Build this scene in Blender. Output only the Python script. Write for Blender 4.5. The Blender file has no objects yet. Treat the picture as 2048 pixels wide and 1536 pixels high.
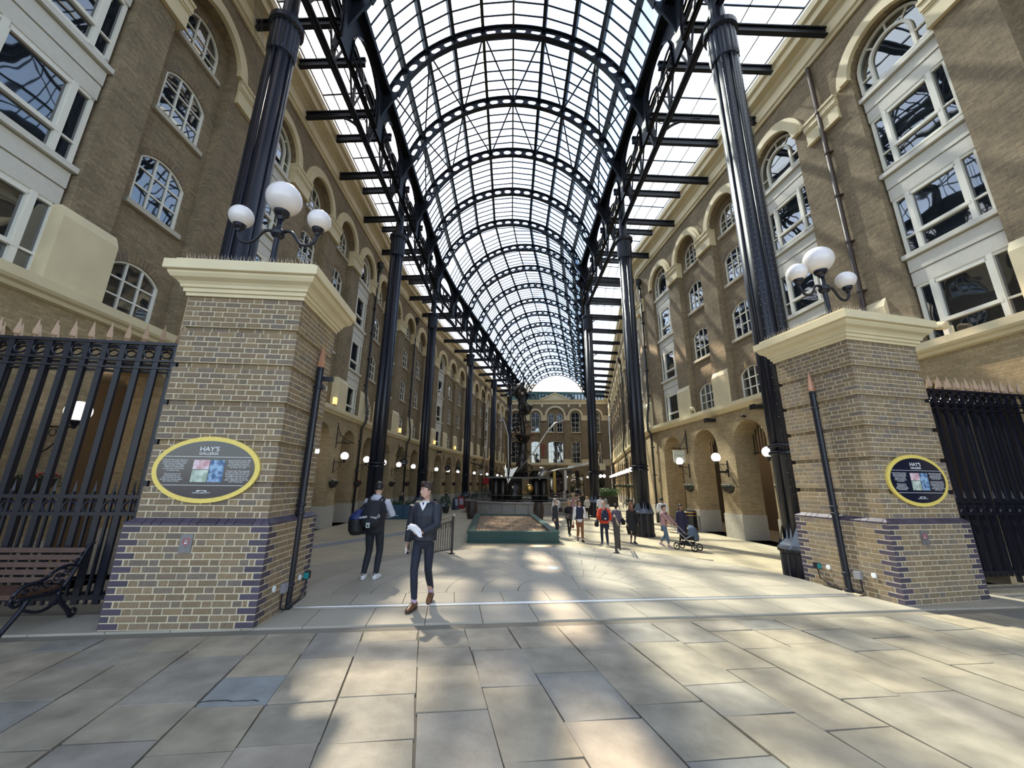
import bpy, bmesh, math, random
from math import sin, cos, pi, sqrt, atan2, hypot, radians
from mathutils import Vector, Matrix
R = random.Random(7)
S = bpy.context.scene
C = S.collection
# ------------------------------------------------------------------ camera, sky, sun, exposure
PITCH, ROLL, FPX = radians(14.5), radians(0.7), 770.0
CAM = Vector((0, 0, 2.45))
fw = Vector((0, cos(PITCH), sin(PITCH))); up0 = Vector((0, -sin(PITCH), cos(PITCH))); rt0 = Vector((1, 0, 0))
rt = rt0 * cos(ROLL) + up0 * sin(ROLL); up = -rt0 * sin(ROLL) + up0 * cos(ROLL)
cd = bpy.data.cameras.new('camera'); cam = bpy.data.objects.new('camera', cd); C.objects.link(cam)
cd.sensor_width = 36.0; cd.lens = FPX / 2048 * 36.0; cd.clip_end = 500; cd.clip_start = 0.05
cam.matrix_world = Matrix(((rt.x, up.x, -fw.x, CAM.x), (rt.y, up.y, -fw.y, CAM.y), (rt.z, up.z, -fw.z, CAM.z), (0, 0, 0, 1)))
S.camera = cam
SUN = Vector((-0.376, 0.72, 1.0)).normalized()          # direction towards the sun
w = bpy.data.worlds.new('sky'); S.world = w; w.use_nodes = True
nt = w.node_tree; nt.nodes.clear()
sky = nt.nodes.new('ShaderNodeTexSky'); sky.sky_type = 'NISHITA'; sky.sun_disc = False
sky.sun_elevation = math.asin(SUN.z); sky.sun_rotation = atan2(SUN.x, SUN.y)
sky.air_density = 1.0; sky.dust_density = 1.0; sky.ozone_density = 1.0
bg = nt.nodes.new('ShaderNodeBackground'); bg.inputs[1].default_value = 0.43
wo = nt.nodes.new('ShaderNodeOutputWorld')
hs = nt.nodes.new('ShaderNodeHueSaturation'); hs.inputs['Saturation'].default_value = 0.72; nt.links.new(sky.outputs[0], hs.inputs['Color']); nt.links.new(hs.outputs[0], bg.inputs[0]); nt.links.new(bg.outputs[0], wo.inputs[0])
sl = bpy.data.lights.new('sun', 'SUN'); sl.energy = 14.0; sl.angle = radians(1.3); sl.color = (1.0, 0.86, 0.66)
so = bpy.data.objects.new('sun', sl); C.objects.link(so)
so.rotation_euler = SUN.to_track_quat('Z', 'Y').to_euler(); so.location = SUN * 60
S.view_settings.view_transform = 'Standard'; S.view_settings.look = 'None'
S.view_settings.exposure = 0.38; S.view_settings.gamma = 1.0; S.view_settings.use_curve_mapping = False
S.cycles.max_bounces = 8; S.cycles.diffuse_bounces = 5; S.cycles.glossy_bounces = 4; S.cycles.transparent_max_bounces = 12
S.cycles.use_denoising = True; S.cycles.sample_clamp_indirect = 8.0

def project(p):
    q = Vector(p) - CAM; z = q.dot(fw)
    if z < 0.05: return None
    return 1024 + FPX * q.dot(rt) / z, 768 - FPX * q.dot(up) / z, z

# ------------------------------------------------------------------ materials
MATS = {}
def mat(name, col, rough=0.6, metal=0.0, ior=None, var=0.0, noise=0.0, nscale=8.0, bump=0.0, bscale=30.0, coat=0.0, emit=None, tint=None):
    if name in MATS: return MATS[name]
    m = bpy.data.materials.new(name); m.use_nodes = True; MATS[name] = m
    n = m.node_tree.nodes; l = m.node_tree.links; b = n['Principled BSDF']
    b.inputs['Roughness'].default_value = rough; b.inputs['Metallic'].default_value = metal
    if ior: b.inputs['IOR'].default_value = ior
    if coat: b.inputs['Coat Weight'].default_value = coat
    b.inputs['Base Color'].default_value = (*col, 1)
    if emit: b.inputs['Emission Color'].default_value = (*emit[0], 1); b.inputs['Emission Strength'].default_value = emit[1]
    src = None
    if var or noise:
        rgb = n.new('ShaderNodeRGB'); rgb.outputs[0].default_value = (*col, 1); src = rgb.outputs[0]
        if var:
            oi = n.new('ShaderNodeObjectInfo'); ge = n.new('ShaderNodeNewGeometry')
            ad = n.new('ShaderNodeMath'); ad.operation = 'ADD'; l.new(oi.outputs['Random'], ad.inputs[0]); l.new(ge.outputs['Random Per Island'], ad.inputs[1])
            fr = n.new('ShaderNodeMath'); fr.operation = 'FRACT'; l.new(ad.outputs[0], fr.inputs[0])
            cr = n.new('ShaderNodeValToRGB'); l.new(fr.outputs[0], cr.inputs[0])
            t = tint or [tuple(c * (1 - var) for c in col), col, tuple(min(1, c * (1 + var)) for c in col)]
            cr.color_ramp.interpolation = 'LINEAR'
            while len(cr.color_ramp.elements) < len(t): cr.color_ramp.elements.new(0.5)
            for i, e in enumerate(cr.color_ramp.elements): e.position = i / (len(t) - 1); e.color = (*t[i], 1)
            src = cr.outputs[0]
        if noise:
            tc = n.new('ShaderNodeTexCoord'); no = n.new('ShaderNodeTexNoise'); no.inputs['Scale'].default_value = nscale; no.inputs['Detail'].default_value = 5
            oi2 = n.new('ShaderNodeObjectInfo'); va = n.new('ShaderNodeVectorMath'); va.operation = 'ADD'
            l.new(tc.outputs['Object'], va.inputs[0]); l.new(oi2.outputs['Location'], va.inputs[1]); l.new(va.outputs[0], no.inputs['Vector'])
            mr = n.new('ShaderNodeMapRange'); mr.inputs[1].default_value = 0.3; mr.inputs[2].default_value = 0.7; mr.inputs[3].default_value = 1 - noise; mr.inputs[4].default_value = 1 + noise
            l.new(no.outputs['Fac'], mr.inputs[0])
            mx = n.new('ShaderNodeVectorMath'); mx.operation = 'SCALE'; l.new(src, mx.inputs[0]); l.new(mr.outputs[0], mx.inputs['Scale']); src = mx.outputs[0]
        l.new(src, b.inputs['Base Color'])
    if bump:
        tc = n.new('ShaderNodeTexCoord'); no = n.new('ShaderNodeTexNoise'); no.inputs['Scale'].default_value = bscale; no.inputs['Detail'].default_value = 4
        l.new(tc.outputs['Object'], no.inputs['Vector']); bp = n.new('ShaderNodeBump'); bp.inputs['Strength'].default_value = bump; bp.inputs['Distance'].default_value = 0.02
        l.new(no.outputs['Fac'], bp.inputs['Height']); l.new(bp.outputs[0], b.inputs['Normal'])
    return m

def brick_mat(name, c1, c2, mortar, rot=False):
    m = bpy.data.materials.new(name); m.use_nodes = True; MATS[name] = m
    n = m.node_tree.nodes; l = m.node_tree.links; b = n['Principled BSDF']; b.inputs['Roughness'].default_value = 0.85
    tc = n.new('ShaderNodeTexCoord'); sp = n.new('ShaderNodeSeparateXYZ'); l.new(tc.outputs['Object'], sp.inputs[0])
    ad = n.new('ShaderNodeMath'); ad.operation = 'ADD'; l.new(sp.outputs[0], ad.inputs[0]); l.new(sp.outputs[1], ad.inputs[1])
    cb = n.new('ShaderNodeCombineXYZ')
    l.new(ad.outputs[0], cb.inputs[0]); l.new(sp.outputs[2], cb.inputs[1])
    br = n.new('ShaderNodeTexBrick'); l.new(cb.outputs[0], br.inputs['Vector'])
    br.inputs['Color1'].default_value = (*c1, 1); br.inputs['Color2'].default_value = (*c2, 1); br.inputs['Mortar'].default_value = (*mortar, 1)
    br.inputs['Scale'].default_value = 1.0; br.inputs['Brick Width'].default_value = 0.235; br.inputs['Row Height'].default_value = 0.08
    br.inputs['Mortar Size'].default_value = 0.009; br.inputs['Mortar Smooth'].default_value = 0.3; br.inputs['Bias'].default_value = 0.0
    no = n.new('ShaderNodeTexNoise'); no.inputs['Scale'].default_value = 0.9; no.inputs['Detail'].default_value = 6; l.new(tc.outputs['Object'], no.inputs['Vector'])
    n2 = n.new('ShaderNodeTexNoise'); n2.inputs['Scale'].default_value = 14; n2.inputs['Detail'].default_value = 3; l.new(tc.outputs['Object'], n2.inputs['Vector'])
    am = n.new('ShaderNodeMath'); am.operation = 'ADD'; l.new(no.outputs['Fac'], am.inputs[0]); l.new(n2.outputs['Fac'], am.inputs[1])
    mr = n.new('ShaderNodeMapRange'); mr.inputs[1].default_value = 0.65; mr.inputs[2].default_value = 1.35; mr.inputs[3].default_value = 0.72; mr.inputs[4].default_value = 1.28
    l.new(am.outputs[0], mr.inputs[0])
    sc = n.new('ShaderNodeVectorMath'); sc.operation = 'SCALE'; l.new(br.outputs['Color'], sc.inputs[0]); l.new(mr.outputs[0], sc.inputs['Scale'])
    l.new(sc.outputs[0], b.inputs['Base Color'])
    bp = n.new('ShaderNodeBump'); bp.invert = True; bp.inputs['Strength'].default_value = 0.6; bp.inputs['Distance'].default_value = 0.01
    l.new(br.outputs['Fac'], bp.inputs['Height']); l.new(bp.outputs[0], b.inputs['Normal'])
    return m

def glass_roof(name, clear, tint, tc_=(0.22, 0.22, 0.22)):
    m = bpy.data.materials.new(name); m.use_nodes = True; MATS[name] = m
    n = m.node_tree.nodes; l = m.node_tree.links; n.clear()
    o = n.new('ShaderNodeOutputMaterial'); t = n.new('ShaderNodeBsdfTransparent'); t.inputs[0].default_value = (*tint, 1)
    tr = n.new('ShaderNodeBsdfTranslucent'); tr.inputs[0].default_value = (*tc_, 1)
    gl = n.new('ShaderNodeBsdfGlossy'); gl.inputs['Roughness'].default_value = 0.08; gl.inputs[0].default_value = (0.9, 0.95, 1, 1)
    tc = n.new('ShaderNodeTexCoord'); no = n.new('ShaderNodeTexNoise'); no.inputs['Scale'].default_value = 0.6; no.inputs['Detail'].default_value = 5
    l.new(tc.outputs['Object'], no.inputs['Vector'])
    mr = n.new('ShaderNodeMapRange'); mr.inputs[1].default_value = 0.35; mr.inputs[2].default_value = 0.65
    mr.inputs[3].default_value = clear - 0.09; mr.inputs[4].default_value = clear + 0.05; l.new(no.outputs['Fac'], mr.inputs[0])
    m1 = n.new('ShaderNodeMixShader'); m2 = n.new('ShaderNodeMixShader')
    l.new(mr.outputs[0], m1.inputs[0]); l.new(tr.outputs[0], m1.inputs[1]); l.new(t.outputs[0], m1.inputs[2])
    m2.inputs[0].default_value = 0.04; l.new(m1.outputs[0], m2.inputs[1]); l.new(gl.outputs[0], m2.inputs[2]); l.new(m2.outputs[0], o.inputs[0])
    return m

def window_glass(name, base=(0.012, 0.016, 0.02), wav=0.16, ior=2.5):
    m = bpy.data.materials.new(name); m.use_nodes = True; MATS[name] = m
    n = m.node_tree.nodes; l = m.node_tree.links; b = n['Principled BSDF']
    b.inputs['Base Color'].default_value = (*base, 1); b.inputs['Roughness'].default_value = 0.02; b.inputs['IOR'].default_value = ior
    tc = n.new('ShaderNodeTexCoord'); oi = n.new('ShaderNodeObjectInfo'); va = n.new('ShaderNodeVectorMath'); va.operation = 'ADD'
    l.new(tc.outputs['Object'], va.inputs[0]); l.new(oi.outputs['Location'], va.inputs[1])
    no = n.new('ShaderNodeTexNoise'); no.inputs['Scale'].default_value = 1.3; no.inputs['Detail'].default_value = 0.5; l.new(va.outputs[0], no.inputs['Vector'])
    bp = n.new('ShaderNodeBump'); bp.inputs['Strength'].default_value = wav; bp.inputs['Distance'].default_value = 0.05
    l.new(no.outputs['Fac'], bp.inputs['Height']); l.new(bp.outputs[0], b.inputs['Normal'])
    return m

STOCK = brick_mat('stock_brick', (0.205, 0.150, 0.088), (0.30, 0.225, 0.130), (0.20, 0.165, 0.115))
ARCADE_B = brick_mat('yellow_stock_brick', (0.30, 0.215, 0.11), (0.40, 0.295, 0.155), (0.30, 0.24, 0.15))
IRON = mat('blue_black_iron', (0.008, 0.009, 0.017), 0.36, ior=1.45, bump=0.08, bscale=12)
IRON_ROOF = mat('roof_iron', (0.010, 0.012, 0.019), 0.5, ior=1.4)
CREAM = mat('cream_paint', (0.70, 0.59, 0.37), 0.6, noise=0.06, nscale=1.5)
WHITE = mat('offwhite_joinery', (0.80, 0.77, 0.67), 0.5)
PANEL = mat('pale_grey_panel', (0.64, 0.61, 0.53), 0.55, noise=0.04)
SILL = mat('stone_sill', (0.50, 0.45, 0.36), 0.7)
GRANITE = mat('granite', (0.42, 0.38, 0.31), 0.7, noise=0.18, nscale=14)
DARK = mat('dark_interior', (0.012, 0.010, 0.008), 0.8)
PLASTER = mat('arcade_plaster', (0.40, 0.36, 0.28), 0.8)
VGLASS = glass_roof('vault_glass', 0.70, (0.80, 0.92, 1.0)); VCLEAN = glass_roof('cleaner_vault_glass', 0.74, (0.74, 0.89, 1.0)); AGLASS = glass_roof('aisle_glass', 0.34, (0.93, 0.97, 1.0)); RAGLASS = glass_roof('right_aisle_glass', 0.24, (0.76, 0.88, 1.0), (0.42, 0.50, 0.58))
WGLASS = window_glass('window_glass')
BRICKP = mat('pier_brick', (0.3, 0.2, 0.1), 0.85, var=0.3, noise=0.22, nscale=25, bump=0.4, bscale=60,
             tint=[(0.165, 0.132, 0.105), (0.235, 0.165, 0.092), (0.20, 0.148, 0.092), (0.28, 0.20, 0.112), (0.18, 0.142, 0.115), (0.25, 0.185, 0.11)])
BRICKQ = mat('purple_quoin_brick', (0.065, 0.05, 0.075), 0.5, var=0.2, noise=0.15, nscale=20)
MORTAR = mat('lime_mortar', (0.56, 0.48, 0.33), 0.9, noise=0.1, nscale=6)
GLOBE = mat('opal_globe', (0.80, 0.75, 0.74), 0.25, coat=0.3, ior=1.5)
GLOBE.node_tree.nodes['Principled BSDF'].inputs['Subsurface Weight'].default_value = 0.0
GLOBEON = mat('lit_opal_globe', (0.85, 0.83, 0.82), 0.3, emit=((1.0, 0.93, 0.9), 0.75))

# ------------------------------------------------------------------ mesh helpers
class MB:
    def __init__(s): s.v = []; s.f = []
    def quad(s, a, b, c, d):
        n = len(s.v); s.v += [tuple(a), tuple(b), tuple(c), tuple(d)]; s.f.append((n, n + 1, n + 2, n + 3)); return s
    def box(s, lo, hi, M=None, taper=None):
        n = len(s.v); P = []
        for z in (lo[2], hi[2]):
            for x, y in ((lo[0], lo[1]), (hi[0], lo[1]), (hi[0], hi[1]), (lo[0], hi[1])):
                P.append(Vector((x, y, z)))
        if M is not None: P = [M @ p for p in P]
        s.v += [tuple(p) for p in P]
        s.f += [tuple(n + i for i in q) for q in ((0, 3, 2, 1), (4, 5, 6, 7), (0, 1, 5, 4), (1, 2, 6, 5), (2, 3, 7, 6), (3, 0, 4, 7))]; return s
    def beam(s, a, b, w, h, upv=(0, 0, 1)):
        a = Vector(a); b = Vector(b); d = b - a; L = d.length
        if L < 1e-6: return s
        x = d / L; u = Vector(upv); y = u.cross(x)
        if y.length < 1e-4: y = Vector((1, 0, 0)).cross(x)
        y.normalize(); z = x.cross(y)
        M = Matrix(((x.x, y.x, z.x, a.x), (x.y, y.y, z.y, a.y), (x.z, y.z, z.z, a.z), (0, 0, 0, 1)))
        return s.box((0, -w / 2, -h / 2), (L, w / 2, h / 2), M)
    def tube(s, pts, r, n=8, caps=True):
        pts = [Vector(p) for p in pts]; rs = r if isinstance(r, (list, tuple)) else [r] * len(pts); base = len(s.v); pu = None
        for i, p in enumerate(pts):
            t = (pts[min(i + 1, len(pts) - 1)] - pts[max(i - 1, 0)]).normalized()
            if pu is None:
                pu = t.orthogonal().normalized()
            else:
                pu = (pu - t * pu.dot(t))
                pu = pu.normalized() if pu.length > 1e-5 else t.orthogonal().normalized()
            v = t.cross(pu)
            for k in range(n):
                a = 2 * pi * k / n; s.v.append(tuple(p + (pu * cos(a) + v * sin(a)) * rs[i]))
        for i in range(len(pts) - 1):
            for k in range(n):
                a = base + i * n + k; b = base + i * n + (k + 1) % n; s.f.append((a, b, b + n, a + n))
        if caps: s.f.append(tuple(base + k for k in reversed(range(n)))); s.f.append(tuple(base + (len(pts) - 1) * n + k for k in range(n)))
        return s
    def lathe(s, prof, n=16, c=(0, 0, 0), M=None, flute=0.0, nf=0):
        base = len(s.v)
        for r, z in prof:
            for k in range(n):
                a = 2 * pi * k / n; rr = r * (1 - flute * (0.5 + 0.5 * cos(nf * a))) if nf else r
                p = Vector((c[0] + rr * cos(a), c[1] + rr * sin(a), c[2] + z))
                s.v.append(tuple(M @ p if M is not None else p))
        for i in range(len(prof) - 1):
            for k in range(n):
                a = base + i * n + k; b = base + i * n + (k + 1) % n; s.f.append((a, b, b + n, a + n))
        s.f.append(tuple(base + k for k in reversed(range(n)))); s.f.append(tuple(base + (len(prof) - 1) * n + k for k in range(n))); return s
    def loft(s, secs, n=12, caps=True, M=None):
        # secs: (centre, rx, ry, (optional x-dir), (optional y-dir), power)
        base = len(s.v)
        for q in secs:
            c = Vector(q[0]); X = Vector(q[3]) if len(q) > 3 else Vector((1, 0, 0)); Y = Vector(q[4]) if len(q) > 4 else Vector((0, 1, 0))
            for k in range(n):
                a = 2 * pi * k / n; p = c + X * (q[1] * cos(a)) + Y * (q[2] * sin(a)); s.v.append(tuple(M @ p if M is not None else p))
        for i in range(len(secs) - 1):
            for k in range(n):
                a = base + i * n + k; b = base + i * n + (k + 1) % n; s.f.append((a, b, b + n, a + n))
        if caps: s.f.append(tuple(base + k for k in reversed(range(n)))); s.f.append(tuple(base + (len(secs) - 1) * n + k for k in range(n)))
        return s
    def sphere(s, c, r, n=12, m=8, sc=(1, 1, 1), M=None):
        prof = [(max(1e-4, sin(pi * i / m)), -cos(pi * i / m)) for i in range(m + 1)]; base = len(s.v)
        for q, z in prof:
            for k in range(n):
                a = 2 * pi * k / n; p = Vector((c[0] + r * sc[0] * q * cos(a), c[1] + r * sc[1] * q * sin(a), c[2] + r * sc[2] * z)); s.v.append(tuple(M @ p if M is not None else p))
        for i in range(m):
            for k in range(n):
                a = base + i * n + k; b = base + i * n + (k + 1) % n; s.f.append((a, b, b + n, a + n))
        return s
    def prism(s, poly, h0, h1, M=None):
        n = len(s.v); k = len(poly)
        for h in (h0, h1):
            for p in poly:
                q = Vector((p[0], p[1], h)); s.v.append(tuple(M @ q if M is not None else q))
        s.f.append(tuple(n + i for i in reversed(range(k)))); s.f.append(tuple(n + k + i for i in range(k)))
        for i in range(k): s.f.append((n + i, n + (i + 1) % k, n + k + (i + 1) % k, n + k + i))
        return s
    def sweep(s, path, prof, closed=False, updir=(0, 0, 1)):
        # path: world points; prof: (out, up) offsets; out = path-tangent x up
        pts = [Vector(p) for p in path]; base = len(s.v); k = len(prof); n = len(pts); U = Vector(updir)
        for i, p in enumerate(pts):
            if closed: t0 = (p - pts[i - 1]).normalized(); t1 = (pts[(i + 1) % n] - p).normalized()
            else: t0 = (p - pts[i - 1]).normalized() if i else (pts[1] - p).normalized(); t1 = (pts[i + 1] - p).normalized() if i < n - 1 else t0
            n0 = t0.cross(U).normalized(); n1 = t1.cross(U).normalized(); m = (n0 + n1).normalized(); m = m / max(0.3, m.dot(n0))
            for o, u in prof: s.v.append(tuple(p + m * o + U * u))
        for i in range(n if closed else n - 1):
            j = (i + 1) % n
            for q in range(k - 1): s.f.append((base + i * k + q, base + j * k + q, base + j * k + q + 1, base + i * k + q + 1))
        if not closed: s.f.append(tuple(base + q for q in range(k))); s.f.append(tuple(base + (n - 1) * k + q for q in reversed(range(k))))
        return s
    def mesh(s, name, m=None, smooth=False):
        me = bpy.data.meshes.new(name); me.from_pydata(s.v, [], s.f)
        if m: me.materials.append(m)
        if smooth: me.polygons.foreach_set('use_smooth', [True] * len(me.polygons))
        me.update(); return me
    def build(s, name, m, parent=None, smooth=False, loc=None, **kw):
        return link(name, s.mesh(name, m, smooth), parent, loc, **kw)

def link(name, me, parent=None, loc=None, M=None, kind=None, label=None):
    o = bpy.data.objects.new(name, me); C.objects.link(o)
    if parent is not None: o.parent = parent
    if M is not None: o.matrix_local = M
    elif loc is not None: o.location = loc
    if kind: o['kind'] = kind
    if label: o['label'] = label
    return o
def tag(o, label, cat=None, group=None, kind=None):
    o['label'] = label
    if cat: o['category'] = cat
    if group: o['group'] = group
    if kind: o['kind'] = kind
    return o
def thing(name, loc, rz, label, cat, group=None, kind=None):
    o = bpy.data.objects.new(name, None); C.objects.link(o); o.location = loc; o.rotation_euler = (0, 0, rz); o.empty_display_size = 0.2
    return tag(o, label, cat, group, kind)
def copy_tree(o, parent=None):
    c = o.copy(); C.objects.link(c); c.parent = parent
    for ch in list(o.children): copy_tree(ch, c)
    return c
def bezier(p0, p1, p2, p3, n=10):
    p0, p1, p2, p3 = map(Vector, (p0, p1, p2, p3)); return [p0 * (1 - t) ** 3 + p1 * 3 * t * (1 - t) ** 2 + p2 * 3 * t * t * (1 - t) + p3 * t ** 3 for t in [i / n for i in range(n + 1)]]

# ------------------------------------------------------------------ plan of the place (z = 0 on the galleria floor, platform at PZ)
PZ = 0.65
LW = [(-9.98, -3), (-10.1, 31), (-9.0, 42), (-1.1, 80.6)]
RW = [(13.35, -3), (10.1, 28), (10.4, 29.5), (20.1, 78.9)]
CLINE = [(-0.15, -3), (-0.15, 30.5), (9.1, 77.5)]
def onpoly(pl, y):
    for (x0, y0), (x1, y1) in zip(pl, pl[1:]):
        if y <= y1 or (x1, y1) == pl[-1]:
            t = (y - y0) / (y1 - y0); d = Vector((x1 - x0, y1 - y0, 0)).normalized(); return Vector((x0 + (x1 - x0) * t, y, 0)), d
class Wall:
    def __init__(s, pl, sign): s.pl = pl; s.sign = sign
    def frame(s, y):
        p, t = onpoly(s.pl, y); n = Vector((t.y, -t.x, 0)) * s.sign; return p, t, n
    def P(s, y, z, d):
        p, t, n = s.frame(y); return (p.x + n.x * d, p.y + n.y * d, z)
    def M(s, y, z=0, d=0):
        p, t, n = s.frame(y); X = -t if s.sign > 0 else t
        return Matrix(((X.x, n.x, 0, p.x + n.x * d), (X.y, n.y, 0, p.y + n.y * d), (0, 0, 1, z), (0, 0, 0, 1)))
WL = Wall(LW, 1); WR = Wall(RW, -1)

def face(mb, P, u0, u1, z0, z1, d, op=None, depth=0.3, back=None, reveal=True):
    """brick face u0..u1, z0..z1 at depth d with an arched opening op = (ua, ub, za, zspring, rise)"""
    q = lambda a, b, za, zb: mb.quad(P(a, za, d), P(b, za, d), P(b, zb, d), P(a, zb, d))
    if not op: q(u0, u1, z0, z1); return
    ua, ub, za, zs, rise = op; N = 10
    if ua > u0: q(u0, ua, z0, z1)
    if ub < u1: q(ub, u1, z0, z1)
    if za > z0: q(ua, ub, z0, za)
    ar = arc(ua, ub, zs, rise, N)
    for (a, h), (b, g) in zip(ar, ar[1:]): mb.quad(P(a, h, d), P(b, g, d), P(b, z1, d), P(a, z1, d))
    if reveal:
        for (a, h), (b, g) in zip(ar, ar[1:]): mb.quad(P(a, h, d), P(b, g, d), P(b, g, d - depth), P(a, h, d - depth))
        mb.quad(P(ua, za, d), P(ua, zs, d), P(ua, zs, d - depth), P(ua, za, d - depth))
        mb.quad(P(ub, za, d), P(ub, zs, d), P(ub, zs, d - depth), P(ub, za, d - depth))
        mb.quad(P(ua, za, d), P(ub, za, d), P(ub, za, d - depth), P(ua, za, d - depth))
def arc(ua, ub, zs, rise, N=10):
    h = (ub - ua) / 2; c = (ua + ub) / 2; r = (h * h + rise * rise) / (2 * rise); a0 = math.asin(min(1, h / r))
    if rise >= h: a0 = pi / 2; r = h
    return [(c + (r * sin(-a0 + 2 * a0 * i / N)), zs + r * cos(-a0 + 2 * a0 * i / N) - (r - rise if rise < h else 0)) for i in range(N + 1)]
# ------------------------------------------------------------------ windows (meshes shared by all bays)
def pane_poly(x0, x1, z0, top):      # top(x) -> z
    return [(x0, z0), (x1, z0)] + [(x1 + (x0 - x1) * i / 4, top(x1 + (x0 - x1) * i / 4)) for i in range(5)]
XZ = Matrix(((1, 0, 0, 0), (0, 0, 1, 0), (0, 1, 0, 0), (0, 0, 0, 1)))      # prism in x-z, extruded along y
def arched_window(w, z0, zs, rise, cols, rows, y, bar=0.045, fr=0.07, name='window'):
    h = w / 2
    r = (h * h + rise * rise) / (2 * rise) if rise < h else h
    top = lambda x: zs + sqrt(max(0, r * r - x * x)) - (r - rise if rise < h else 0)
    F = MB(); zt = zs + rise
    F.box((-h, y - 0.05, z0), (-h + fr, y + 0.05, zs)); F.box((h - fr, y - 0.05, z0), (h, y + 0.05, zs)); F.box((-h, y - 0.05, z0), (h, y + 0.05, z0 + fr))
    ar = arc(-h, h, zs, min(rise, h), 10); ai = arc(-h + fr, h - fr, zs, min(rise, h) - fr * 0.8, 10)
    for (a, b, c, d) in zip(ar, ar[1:], ai[1:], ai): F.prism([a, b, c, d], y - 0.05, y + 0.05, XZ)
    panes = []; cw = (w - 2 * fr) / cols; zz = [z0 + fr + (zs + rise * 0.35 - z0 - fr) * i / (rows - 0.25) for i in range(rows)]
    for i in range(1, cols):
        x = -h + fr + cw * i; F.box((x - bar / 2, y - 0.03, z0), (x + bar / 2, y + 0.04, top(x) - 0.02))
    for z in zz[1:]:
        hw = h - fr if z < zs else sqrt(max(0.01, r * r - (z - zs + (r - rise if rise < h else 0)) ** 2)) - 0.03
        F.box((-hw, y - 0.03, z - bar / 2), (hw, y + 0.035, z + bar / 2))
    tt = lambda x: max(zs * 0, top(x) - 0.05)
    for i in range(cols):
        a = -h + fr * 0.6 + cw * i * (w - 1.2 * fr) / (w - 2 * fr); b = a + cw * (w - 1.2 * fr) / (w - 2 * fr)
        for j in range(rows):
            p = MB()
            if j < rows - 1: p.box((a, y - 0.02, zz[j] - (0.02 if j == 0 else 0)), (b, y, min(zz[j + 1], min(tt(a), tt(b)))))
            else: p.prism(pane_poly(a, b, min(zz[j], tt(a) - 0.01, tt(b) - 0.01), tt), y - 0.02, y, XZ)
            panes.append(p)
    return F, panes
def bay_level(w, z0, z1, y):
    h = w / 2; F = MB(); f = 0.08; s = 0.42; tz = z0 + (z1 - z0) * 0.3; P = []
    F.box((-h, y - 0.06, z0), (h, y + 0.06, z0 + f)); F.box((-h, y - 0.06, z1 - f), (h, y + 0.06, z1))
    for x in (-h + f / 2, h - f / 2): F.box((x - f / 2, y - 0.06, z0), (x + f / 2, y + 0.06, z1))
    for x in (-h + s, h - s): F.box((x - 0.06, y - 0.06, z0), (x + 0.06, y + 0.08, z1))
    F.box((-h + s, y - 0.05, tz - 0.05), (h - s, y + 0.09, tz + 0.05)); F.box((-h, y - 0.04, tz - 0.025), (-h + s, y + 0.05, tz + 0.025)); F.box((h - s, y - 0.04, tz - 0.025), (h, y + 0.05, tz + 0.025))
    fx = h - s - 0.06
    for x in (-fx, fx): F.box((x - 0.04, y - 0.03, tz), (x + 0.04, y + 0.07, z1 - f))
    F.box((-fx, y - 0.03, z1 - f - 0.06), (fx, y + 0.07, z1 - f))
    for a, b in ((-h + 0.05, -h + s), (-h + s, h - s), (h - s, h - 0.05)):
        for c, d in ((z0 + 0.05, tz), (tz, z1 - 0.05)): p = MB(); p.box((a, y - 0.02, c), (b, y, d)); P.append(p)
    return F, P
def pmesh(P, joined):
    if not joined: return [p.mesh('pane', WGLASS) for p in P]
    q = MB()
    for p in P: n = len(q.v); q.v += p.v; q.f += [tuple(n + i for i in f) for f in p.f]
    return [q.mesh('pane', WGLASS)]
AL = [(6.55, 7.8, 0.33), (9.7, 11.15, 0.35), (12.8, 14.2, 0.35), (15.75, 16.5, 0.70)]
AT = []; 
for (z0, zs, rise) in AL:
    w_ = 1.46 if rise < 0.6 else 1.42
    F, P = arched_window(w_, z0, zs, min(rise, w_ / 2), 3, 3, -0.40)
    s_ = MB().box((-w_ / 2 - 0.12, -0.42, z0 - 0.14), (w_ / 2 + 0.12, -0.20, z0)) if z0 > 7 else None
    vo = MB(); n_ = 16; a1 = arc(-w_ / 2, w_ / 2, zs, min(rise, w_ / 2), n_); a2 = arc(-w_ / 2 - 0.1, w_ / 2 + 0.1, zs + 0.03, min(rise, w_ / 2) + 0.24, n_)
    for i in range(n_):
        e = 0.12; A, B, Cc, D = a1[i], a1[i + 1], a2[i + 1], a2[i]
        A2 = (A[0] + (B[0] - A[0]) * e, A[1] + (B[1] - A[1]) * e); D2 = (D[0] + (Cc[0] - D[0]) * e, D[1] + (Cc[1] - D[1]) * e)
        vo.prism([A2, B, Cc, D2], -0.33, -0.305, XZ)
    AT.append((F.mesh('window_frame', WHITE), pmesh(P, False), pmesh(P, True), s_.mesh('sill', SILL) if s_ else None, vo.mesh('voussoirs', BRICKP)))
BT = []
for k, (z0, z1) in enumerate([(6.52, 8.35), (9.38, 11.35), (12.52, 14.5)]):
    F, P = bay_level(2.12, z0, z1, -0.26); BT.append((F.mesh('window_frame', WHITE), pmesh(P, False), pmesh(P, True), None, None))
F = MB(); P = []; y_ = -0.26; z0 = 15.68; zs = 16.5
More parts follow.
